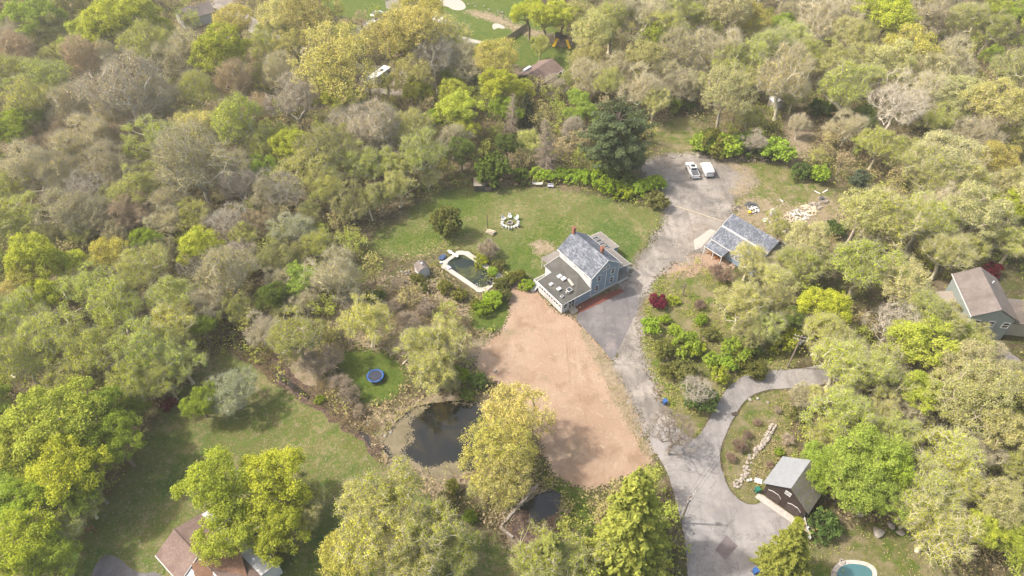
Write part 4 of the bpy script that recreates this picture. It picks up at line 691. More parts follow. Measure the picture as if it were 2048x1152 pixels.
for k, (a, c, lb) in enumerate((((1645, 386), (1655, 380), 'white post lying on grass beyond the debris strip'), ((1591, 435), (1592, 450), 'upright white plank below the debris strip'), ((1602, 425), (1622, 432), 'white plank crossing the debris strip'), ((1566, 486), (1578, 492), 'white plank lying right of the slate garage'), ((805, 729), (822, 712), 'yellowish plank lying right of the trampoline lawn'), ((1560, 400), (1566, 404), 'white board on the grass behind the black bin'), ((1628, 382), (1640, 388), 'short white board near the upper debris end'))):
    A_, C_ = G(*a), G(*c); mid = (A_ + C_) / 2; Lb = float(np.linalg.norm(C_ - A_)); b = B(); b.box((0, 0, .1), (Lb, .28, .07)); b.box((0, 0, .05), (.1, .3, .04)); o = b.build('plank', 'tan_wood' if k == 4 else 'white_trim'); o.location = tuple(mid); o.rotation_euler = (0, 0, math.atan2(C_[1] - A_[1], C_[0] - A_[0])); tag(o, lb, 'plank')
# bins
def bin_(label, px, py, mat):
    p = G(px, py); t = thing('recycling_bin', label, 'bin', (p[0], p[1], 0), .3); b = B(); b.box((0, 0, .5), (.5, .5, .9), 0, 0, 0, 1.2); b.build('body', mat, t, .02); b = B(); b.box((0, .02, 1.0), (.66, .72, .1)); b.build('lid', mat, t, .02)
    for s in (-1, 1): b = B(); b.tube([(s * .22, .28, .12), (s * .3, .28, .12)], .12, 10); b.build('wheel', 'tire', t)
bin_('blue recycling bin at the driveway edge near the bare pale tree', 1329, 808, 'blue_plastic'); bin_('blue recycling bin at the bottom of the cul-de-sac', 1509, 1146, 'blue_plastic'); bin_('dark green bin standing left of the dark barn', 1513, 984, 'green_plastic')
localbox('table_top', 'white rectangular panel lying flat left of the dark barn', 'panel', 1516, 963, -.35, [((0, 0, .2), (1.1, .8, .07)), ((-.4, 0, .1), (.08, .7, .18)), ((.4, 0, .1), (.08, .7, .18))], 'white_paint')
localbox('white_bucket', 'two small white buckets left of the white panel', 'buckets', 1498, 962, 0, [((-.2, 0, .15), (.3, .3, .3), 0, 0, 0, 1.2), ((.25, .1, .15), (.3, .3, .3), .3, 0, 0, 1.2)], 'white_paint', bevel=.02)
# ---------------------------------------------------------------- walls, rocks, picket fence
def drywall(name, label, pts, w_, h_, mat, n=6., seed=0, cat='stone wall'):
    rr = random.Random(seed); q = [G(*a) for a in pts]; b = B(); 
    for A_, C_ in zip(q[:-1], q[1:]):
        L_ = float(np.linalg.norm(C_ - A_)); k = max(2, int(L_ * n))
        for i in range(k):
            f = rr.random(); c_ = A_ + (C_ - A_) * f; off = rr.uniform(-w_ / 2, w_ / 2); d = (C_ - A_) / L_; r = rr.uniform(.13, .30)
            b.rock((c_[0] - d[1] * off, c_[1] + d[0] * off, rr.uniform(.05, h_)), r, (1.2, .9, .6), rr.randint(0, 9999))
    return tag(b.build(name, mat), label, cat)
drywall('stone_wall', 'grey field stone wall on the grass above the dark barn', [(1548, 850), (1528, 885), (1510, 905)], .8, .4, 'stone', 22, 1)
drywall('stone_wall', 'low overgrown brown stone wall running down to the road island tip', [(1506, 908), (1488, 950), (1470, 975)], 1.1, .2, 'stone', 9, 2)
drywall('stone_wall', 'tumbled pale stone wall across the wild slope behind the bend pole', [(1532, 640), (1518, 665), (1508, 680)], .7, .5, 'pale_rock', 8, 3)
drywall('rock_ledge', 'grey ledge stones below the bright bushes behind the van', [(1438, 316), (1470, 320), (1530, 322), (1570, 318)], 1.2, .6, 'pale_rock', 4, 4, 'rocks')
drywall('rock_bank', 'grey rocks scattered along the far tan bank', [(935, 10), (985, 20), (1030, 45)], 3, .6, 'silver_paint' if 0 else 'pale_rock', 2, 5, 'rocks')
drywall('rock_bank', 'pale rubble stones beside the shed left of the pool', [(800, 545), (820, 548)], 1.6, .3, 'pale_rock', 5, 6, 'rocks')
q = [G(*a) for a in ((1002, 1052), (1080, 966))]; d = q[1] - q[0]; t = thing('retaining_wall', 'straight mossy stone wall along the sunken water basin', 'stone wall', tuple(q[0]), math.atan2(d[1], d[0])); L_ = float(np.linalg.norm(d)); b = B(); rr = random.Random(5)
for i in range(int(L_ / .42)): b.box((i * .42 + .2, rr.uniform(-.03, .03), .12), (.4, .4, .3 + rr.uniform(-.03, .05)))
b.build('stones', 'stone', t, .02)
q = [G(*a) for a in ((1000, 1054), (1028, 1078))]; d = q[1] - q[0]; b = B(); L_ = float(np.linalg.norm(d)); [b.box((i * .42 + .2, rr.uniform(-.03, .03), .12), (.4, .4, .3)) for i in range(int(L_ / .42))]; o = b.build('retaining_wall', 'stone'); o.location = tuple(q[0]); o.rotation_euler = (0, 0, math.atan2(d[1], d[0])); tag(o, 'short end wall of the sunken water basin nearer the viewer', 'stone wall')
rk = [(1347, 316, .4), (1361, 312, .35), (1396, 313, .6), (1424, 316, .5), (1603, 233, .8), (1612, 240, .5), (1595, 228, .4), (1345, 455, .2), (1458, 324, .2), (1490, 344, .2), (1637, 470, .5), (1411, 675, .5), (1420, 668, .3), (1690, 482, .4), (1700, 395, .3), (1640, 552, .6), (1625, 546, .4), (1735, 1000, .8), (1755, 1065, 1.), (1780, 1050, .7), (1800, 1065, .6), (1720, 1030, .5), (1500, 800, .4), (1515, 797, .35), (1535, 805, .3), (1975, 488, .8), (1990, 492, .6), (1955, 482, .7), (735, 850, .3), (770, 872, .35), (782, 865, .3), (990, 742, .35), (1008, 652, .2), (1012, 660, .2), (668, 770, .3), (700, 780, .35), (1850, 875, .7)]
for k, (x, y, r) in enumerate(rk):
    p = G(x, y); b = B(); b.rock((0, 0, r * .25), r, (1.2, .9, .6), k); o = b.build('rock', 'pale_rock'); o.location = tuple(p); o['_px'] = (x, y); tag(o, None, 'rock', 'loose pale rocks')
# white picket fence below barn
for (a, c, lb) in (((1604, 1036), (1611, 1062), 'white picket fence running down from the dark barn corner'), ((1611, 1062), (1618, 1082), 'white picket fence end section beside the round bush')):
    A_, C_ = G(*a), G(*c); d = C_ - A_; L_ = float(np.linalg.norm(d)); t = thing('picket_fence', lb, 'fence', tuple(A_), math.atan2(d[1], d[0]), 'white picket fences'); b = B(); [b.box((x, 0, .55), (.1, .03, 1.05)) for x in np.arange(.05, L_, .14)]; b.build('pickets', 'white_paint', t); b = B(); [b.box((L_ / 2, .04, z), (L_, .05, .1)) for z in (.3, .85)]; b.build('rails', 'white_paint', t); b = B(); b.box((0, .05, .6), (.14, .14, 1.2)); b.box((0, .05, 1.22), (.2, .2, .06)); b.build('post', 'white_paint', t)
localbox('garden_arbor', 'white arch top by the small lime bush in front of the barn', 'arbor', 1586, 1044, .5, [((-.3, 0, .4), (.08, .08, .8)), ((.3, 0, .4), (.08, .08, .8)), ((0, 0, .84), (.8, .15, .1))], 'white_paint')
localbox('storm_drain', 'rusty storm drain box at the road edge near the island', 'drain', 1469, 828, .3, [((0, 0, .06), (1.0, .6, .12)), ((0, 0, .14), (.7, .1, .05)), ((0, .2, .14), (.7, .1, .05))], 'dark_wood')
# ponds and stream (water sits in the ground sheets)
ragged('pond', "765,900 772,868 795,840 822,818 860,805 920,800 975,805 1000,840 990,900 950,940 900,948 840,945 790,925", -.006, 'pond_water', .25, .5, 2, seed=41)
sc_ = ragged('pond_scum', "762,900 770,866 795,838 822,815 860,803 930,798 985,806 975,818 945,816 900,812 868,818 842,830 826,850 806,868 818,890 808,905 828,930 868,936 900,940 925,936 890,952 840,948 790,928", .0, 'pond_scum', .14, 2.2, 3.2, seed=42, dith=.5); tag(sc_, kind='stuff')
ragged('basin_water', "1004,1052 1084,972 1120,985 1125,1010 1105,1050 1070,1085 1035,1085", -.004, 'pond_water', .2, .4, 1.5, seed=43)
o = ragged('leaf_litter', "1004,1052 1045,1012 1062,1030 1070,1050 1125,1010 1110,1050 1070,1090 1035,1090", .0, 'leaf_water_soil', .15, .9, 1.2, seed=44); tag(o, kind='stuff')
ragged('stream', "440,648 470,652 500,680 530,705 560,745 600,778 650,805 700,835 740,870 752,900 740,900 728,876 690,845 645,815 598,788 552,758 515,715 480,700 450,680", -.005, 'stream_water', .2, .5, 1.5, seed=45)
ragged('stream_bank', "430,640 480,640 520,680 545,700 580,745 620,775 670,800 720,830 755,880 775,925 750,915 720,885 680,850 640,822 590,792 545,765 500,725 455,700", -.018, 'leaf_water_soil', .25, .9, 2, seed=46)
# ---------------------------------------------------------------- trees: a few meshes per kind, copied
def unit(v): return v / (np.linalg.norm(v, axis=-1, keepdims=True) + 1e-9)
def leaf_quads(c, nrm, L, W, r):
    """rhombic leaf sprays centred at c with normals nrm"""
    n = len(c); a = unit(np.cross(nrm, r.normal(size=(n, 3)))); b = np.cross(nrm, a); L = L[:, None] / 2; W = W[:, None] / 2
    v = np.stack([c - a * L, c + b * W - a * L * .1, c + a * L, c - b * W + a * L * .1], 1); return v.reshape(-1, 3)
def blades(p0, p1, w_):
    d = p1 - p0; s = unit(np.cross(d, np.array([.3, .5, .8]))) * w_[:, None]; s2 = unit(np.cross(d, s)) * w_[:, None]
    v = np.concatenate([np.stack([p0 - s, p0 + s, p1], 1), np.stack([p0 - s2, p0 + s2, p1], 1)], 0); return v.reshape(-1, 3)
def limbs(clumps, hb, r, rt=.03, k=.44, droop=0., top=None):
    """trunk plus limbs reaching every clump (each joins the cheapest earlier node)"""
    P_ = [np.array([0, 0, z]) + np.array([.12 * math.sin(z), .1 * math.cos(z * 1.3) - .1, 0]) * (z / hb) for z in np.linspace(0, hb, 4)]; par = [-1, 0, 1, 2]
    if top is not None:
        for z in np.linspace(hb, top, 6)[1:]: P_.append(np.array([r.normal(0, .12), r.normal(0, .12), z])); par.append(len(P_) - 2)
    o = np.argsort(np.linalg.norm(clumps - np.array([0, 0, hb]), axis=1)); ends = []
    for i in o:
        c = clumps[i]; A = np.array(P_); d = c - A; dist = np.linalg.norm(d, axis=1); cost = dist + np.where(d[:, 2] < .2 * dist + droop, 2.2, 0); cost[:2] += 50
        j = int(np.argmin(cost)); s = A[j]; m = s + (c - s) * .5 + np.array([0, 0, .1 * dist[j]]) + r.normal(0, .07 * dist[j], 3)
        if dist[j] > 1.2: P_.append(m); par.append(j); j = len(P_) - 1
        P_.append(c); par.append(j); ends.append(len(P_) - 1)
    n = len(P_); cnt = np.zeros(n)
    for i in ends: cnt[i] = 1
    for i in range(n - 1, 0, -1): cnt[par[i]] += cnt[i]
    rad = rt * np.maximum(cnt, .3) ** k; return np.array(P_), np.array(par), rad, np.array(ends)
def tubes(P_, par, rad, m=4, flare=1.5):
    idx = np.arange(1, len(P_)); a = P_[par[idx]]; b = P_[idx]; ra = np.minimum(rad[par[idx]], rad[idx] * 1.6); rb = rad[idx]
    ra = np.where(par[idx] == 0, ra * flare, ra); d = unit(b - a); u = unit(np.cross(d, np.array([.31, .55, .77]))); w_ = np.cross(d, u); vs = []
    for q, rr_ in ((a, ra), (b, rb)):
        for t in range(m): an = 2 * math.pi * t / m; vs.append(q + (u * math.cos(an) + w_ * math.sin(an)) * rr_[:, None])
    v = np.stack(vs, 1).reshape(-1, 3); base = (np.arange(len(idx)) * 2 * m)[:, None, None]; f = np.array([[t, (t + 1) % m, m + (t + 1) % m, m + t] for t in range(m)])[None] + base
    return v, f.reshape(-1, 4)
def make_tree(seed, R=6., H=15., zc=10., sz=4.6, lobes=13, ncl=230, nl=42, ls=.34, rc=.85, twigs=6, tl=1.3, hb=4.5, fill=.25, lob=.42, tw=.03, gap=0., lowcut=-.35, rt=.03, flat=.7):
    r = np.random.default_rng(seed)
    dirs = unit(r.normal(size=(lobes * 6, 3)) * np.array([1, 1, .9])); dirs = dirs[dirs[:, 2] > lowcut]; sel = [0]
    for i in range(1, len(dirs)):                                   # spread lobes
        if len(sel) < lobes and min(np.linalg.norm(dirs[i] - dirs[j]) for j in sel) > 1.55 / math.sqrt(lobes) * 1.15: sel.append(i)
    ld = dirs[sel]; n = len(ld); sk = np.array([r.uniform(.82, 1.15), r.uniform(.82, 1.15), 1.]); lc = ld * np.array([R, R, sz]) * sk * r.uniform(.42, 1. - lob * .45, (n, 1)); lr = R * lob * r.uniform(.6, 1.3, n)
    k = r.integers(0, n, ncl); dd = unit(r.normal(size=(ncl, 3)) + ld[k] * 1.0 + np.array([0, 0, .35])); cl = lc[k] + dd * (lr[k] * r.uniform(.75, 1.02, ncl))[:, None] * np.array([1, 1, .8])
    nf = int(ncl * fill); q = unit(r.normal(size=(nf, 3))) * r.uniform(.2, .7, (nf, 1)) * np.array([R, R, sz]); cl = np.concatenate([cl, q]); cl[:, 2] += zc; cl = cl[cl[:, 2] > zc - sz * .95]
    if gap: cl = cl[r.random(len(cl)) > gap]
    P_, par, rad, ends = limbs(cl, hb, r, rt); tv, tf = tubes(P_, par, rad)
    n = len(cl); out = unit(cl - np.array([0, 0, zc - sz * .5])); tint_c = r.uniform(.15, .85, n)
    verts = [tv]; me_t = nmesh('trunk', tv, tf, M['bark'])
    if twigs:
        m = n * twigs; ci = np.repeat(np.arange(n), twigs); p0 = cl[ci] + r.normal(0, .12, (m, 3)); d = unit(out[ci] * .8 + r.normal(size=(m, 3)) * .75 + np.array([0, 0, .15])); p1 = p0 + d * (tl * r.uniform(.5, 1.15, m))[:, None]
        p0 = p0 - d * .3; bv = blades(p0, p1, np.full(m, tw)); me_w = nmesh('twigs', bv, np.arange(len(bv)).reshape(-1, 3), M['bark'])
    else: me_w = None
    m = n * nl; ci = np.repeat(np.arange(n), nl); g = r.normal(size=(m, 3)) * np.array([1, 1, flat]); g *= (r.uniform(.35, 1.05, m) / (np.linalg.norm(g, axis=1) + 1e-6) * rc * r.uniform(.7, 1.3, n)[ci])[:, None]; g[:, 2] = np.where(g[:, 2] < 0, g[:, 2] * .5, g[:, 2])
    c = cl[ci] + g; nrm = unit(unit(g) * .8 + np.array([0, 0, .6]) + r.normal(size=(m, 3)) * .55); L_ = ls * r.uniform(.6, 1.35, m); lv = leaf_quads(c, nrm, L_, L_ * .72, r)
    tint = np.clip(tint_c[ci] * .6 + r.uniform(0, .4, m), 0, 1); me_l = nmesh('crown', lv, np.arange(m * 4).reshape(-1, 4), M['leaf'], np.repeat(tint, 4))
    return me_t, me_w, me_l
def make_conifer(seed, R=3., H=16., whorls=26, per=9, kind='spruce', dens=26, ls=.34, z0=.08, dead=False):
    r = np.random.default_rng(seed); P_ = [np.array([0, 0, z]) for z in np.linspace(0, H, 14)]; par = [-1] + list(range(13)); rad = list(np.linspace(.28, .03, 14)); lv = []; tints = []; bl0 = []; bl1 = []
    for w_ in range(whorls):
        f = z0 + (1 - z0) * (w_ / whorls); z = H * f
        if kind == 'pine': rr_ = R * (1 - ((f - .5) / .62) ** 2) ** .5 * r.uniform(.6, 1.1) if abs(f - .5) < .6 else .5
        else: rr_ = R * (1 - f) ** .75 * r.uniform(.85, 1.1) + .3
        for _ in range(per):
            a = r.uniform(0, 6.283); L_ = rr_ * r.uniform(.75, 1.1); up = (.15 if kind == 'pine' else -.22 + .3 * f); t = np.linspace(.12, 1, 5)[:, None]; d = np.array([math.cos(a), math.sin(a), 0])
            q = np.array([0, 0, z]) + d * L_ * t + np.array([0, 0, 1.]) * (up * L_ * t + (.10 if kind != 'pine' else .12) * L_ * t ** 2); j = int(np.argmin([abs(p[2] - z) for p in P_[:14]]))
            b0 = len(P_)
            for i, p in enumerate(q): P_.append(p); par.append(j if i == 0 else b0 + i - 1); rad.append(.05 * (1 - i / 6))
            n = int(dens * L_ / 2) + 4; tt = r.uniform(.25, 1.05, n); side = np.array([-d[1], d[0], 0]); wd = .32 * L_ * (1.15 - tt) if kind != 'pine' else np.full(n, .55)
            c = np.array([0, 0, z]) + d * (L_ * tt)[:, None] + side * (r.uniform(-1, 1, n) * wd)[:, None] + np.array([0, 0, 1.]) * (up * L_ * tt + .1 * L_ * tt ** 2 + r.normal(0, .12 if kind != 'pine' else .22, n))[:, None]
            if dead: bl0.append(c); bl1.append(c + (d * .35 + side * r.uniform(-1, 1) * .3)[None] * r.uniform(.6, 1.6, (n, 1)) + np.array([0, 0, -.15]))
            nr = unit(np.array([0, 0, 1.]) + d * .5 + r.normal(size=(n, 3)) * .45); s_ = ls * r.uniform(.6, 1.4, n); lv.append(leaf_quads(c, nr, s_ * 1.3, s_ * .6, r)); tints.append(np.repeat(np.clip(r.uniform(0, .6, n) + (tt - .5) * .5, 0, 1), 4))  # tint rises along each branch: lit tips put into the needle colour
    tv, tf = tubes(np.array(P_), np.array(par), np.array(rad)); lv = np.concatenate(lv); tints = np.concatenate(tints)
    me_t = nmesh('trunk', tv, tf, M['bark']); me_w = None
    if dead: b_ = blades(np.concatenate(bl0), np.concatenate(bl1), np.full(sum(map(len, bl0)), .02)); me_w = nmesh('twigs', b_, np.arange(len(b_)).reshape(-1, 3), M['bark'])
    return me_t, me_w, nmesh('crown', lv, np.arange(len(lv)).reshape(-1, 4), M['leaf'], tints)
SH = {}
def bank(key, n, f): SH[key] = [f(i) for i in range(n)]
bank('dense', 4, lambda i: make_tree(100 + i, ncl=260, nl=62, ls=.28, lobes=15 + i, twigs=0, fill=.3))
bank('oak', 5, lambda i: make_tree(200 + i, ncl=350, nl=44, ls=.22, lobes=14 + i, rc=.85, twigs=3, gap=.12, tw=.02, lob=.36 + .03 * i))
bank('airy', 6, lambda i: make_tree(300 + i, ncl=340, nl=36, ls=.22, lobes=9 + 2 * i, rc=.85, twigs=8, tl=2.0, gap=.32, lob=.5 - .035 * i, flat=.9, sz=5.9, zc=8.9, hb=2.6, lowcut=-.6, tw=.021, fill=.4, rt=.036))
bank('bud', 6, lambda i: make_tree(400 + i, ncl=330, nl=22, ls=.22, lobes=8 + 2 * i, rc=.95, twigs=13, sz=5.9, zc=8.7, hb=2.6, lowcut=-.6, lob=.55 - .03 * i, tl=2.1, gap=.22, flat=.9, tw=.021, fill=.4, rt=.036))
bank('bare', 3, lambda i: make_tree(500 + i, ncl=330, nl=2, ls=.14, lobes=12, rc=.8, twigs=6, sz=5.2, zc=9.2, hb=3.2, lob=.45, tl=1.6, tw=.015, fill=.5, rt=.02))
bank('shrub', 4, lambda i: make_tree(600 + i, R=1.6, H=2.3, zc=1.05, sz=1.15, lobes=9, ncl=70, nl=26, ls=.26, rc=.36, twigs=0, hb=.3, lob=.5, lowcut=-.2, rt=.012))
bank('twigshrub', 3, lambda i: make_tree(650 + i, R=1.6, H=2.3, zc=1.05, sz=1.15, lobes=8, ncl=70, nl=8, ls=.14, rc=.4, twigs=14, tl=.7, hb=.2, lob=.5, lowcut=-.2, rt=.012, tw=.014))
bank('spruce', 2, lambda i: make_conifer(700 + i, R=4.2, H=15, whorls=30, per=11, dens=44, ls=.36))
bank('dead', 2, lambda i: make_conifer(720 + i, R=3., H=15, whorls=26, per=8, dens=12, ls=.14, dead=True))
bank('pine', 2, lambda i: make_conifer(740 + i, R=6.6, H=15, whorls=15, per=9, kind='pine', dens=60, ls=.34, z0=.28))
# code: (bank, colour, bark, adjective, height factor)
KD = {'M': ('dense', (.275, .365, .055), (.20, .17, .13), 'bright green leafy tree', 1.), 'L': ('dense', (.40, .45, .06), (.22, .18, .13), 'lime green leafy tree', 1.), 'Y': ('oak', (.50, .47, .13), (.24, .20, .15), 'golden yellow tree', 1.),
      'W': ('oak', (.49, .49, .20), (.36, .31, .25), 'cream leafed oak tree', 1.), 'O': ('airy', (.40, .455, .06), (.42, .38, .27), 'olive green airy tree', 1.), 'J': ('airy', (.43, .50, .065), (.40, .38, .27), 'yellow-green feathery tree', 1.), 'K': ('airy', (.45, .48, .085), (.44, .40, .29), 'pale yellowish airy tree', 1.),
      'T': ('bud', (.48, .45, .19), (.46, .42, .32), 'tan budding tree', 1.), 'R': ('bud', (.50, .41, .22), (.42, .34, .25), 'reddish budding tree', 1.), 'U': ('bud', (.50, .44, .31), (.46, .42, .35), 'mauve grey twiggy tree', 1.),
      'G': ('bare', (.42, .40, .22), (.44, .40, .33), 'bare pale branched tree', 1.), 'D': ('dense', (.14, .19, .04), (.16, .13, .10), 'dark green tree', 1.), 'N': ('airy', (.34, .37, .08), (.32, .28, .21), 'deep olive tree', 1.),
      'P': ('pine', (.13, .175, .09), (.13, .10, .08), 'dark blue-green pine', 1.), 'S': ('spruce', (.30, .33, .07), (.18, .15, .11), 'olive spruce', 1.), 'Z': ('dead', (.30, .24, .16), (.30, .25, .20), 'brown dying spruce', 1.), 'Q': ('spruce', (.07, .085, .035), (.14, .11, .09), 'dark spruce', 1.),
      'V': ('airy', (.37, .41, .25), (.40, .39, .32), 'silvery green tree', .8),
      's': ('shrub', (.26, .36, .04), (.2, .17, .13), 'bright green shrub', 1.), 'y': ('shrub', (.33, .38, .04), (.2, .17, .13), 'yellow green shrub', 1.), 'd': ('shrub', (.10, .15, .035), (.15, .13, .1), 'dark green shrub', 1.), 'o': ('shrub', (.17, .18, .045), (.2, .17, .13), 'olive shrub', 1.),
      'r': ('shrub', (.15, .02, .035), (.15, .1, .08), 'dark red round shrub', 1.), 't': ('twigshrub', (.32, .27, .14), (.36, .30, .24), 'tan twiggy shrub', 1.), 'b': ('twigshrub', (.26, .15, .08), (.25, .19, .15), 'brown twiggy shrub', 1.), 'g': ('twigshrub', (.30, .32, .26), (.42, .40, .36), 'grey green shrub', 1.)}
BASE = {'dense': (6.2, 10., 15), 'oak': (6.2, 10., 15), 'airy': (6.2, 8.9, 15), 'bud': (6.2, 8.7, 15), 'bare': (6.2, 9.2, 15), 'shrub': (1.7, 1.1, 2.3), 'twigshrub': (1.8, 1.1, 2.3), 'spruce': (4.4, 6.5, 15), 'dead': (3.1, 7., 15), 'pine': (6.6, 8.6, 15)}
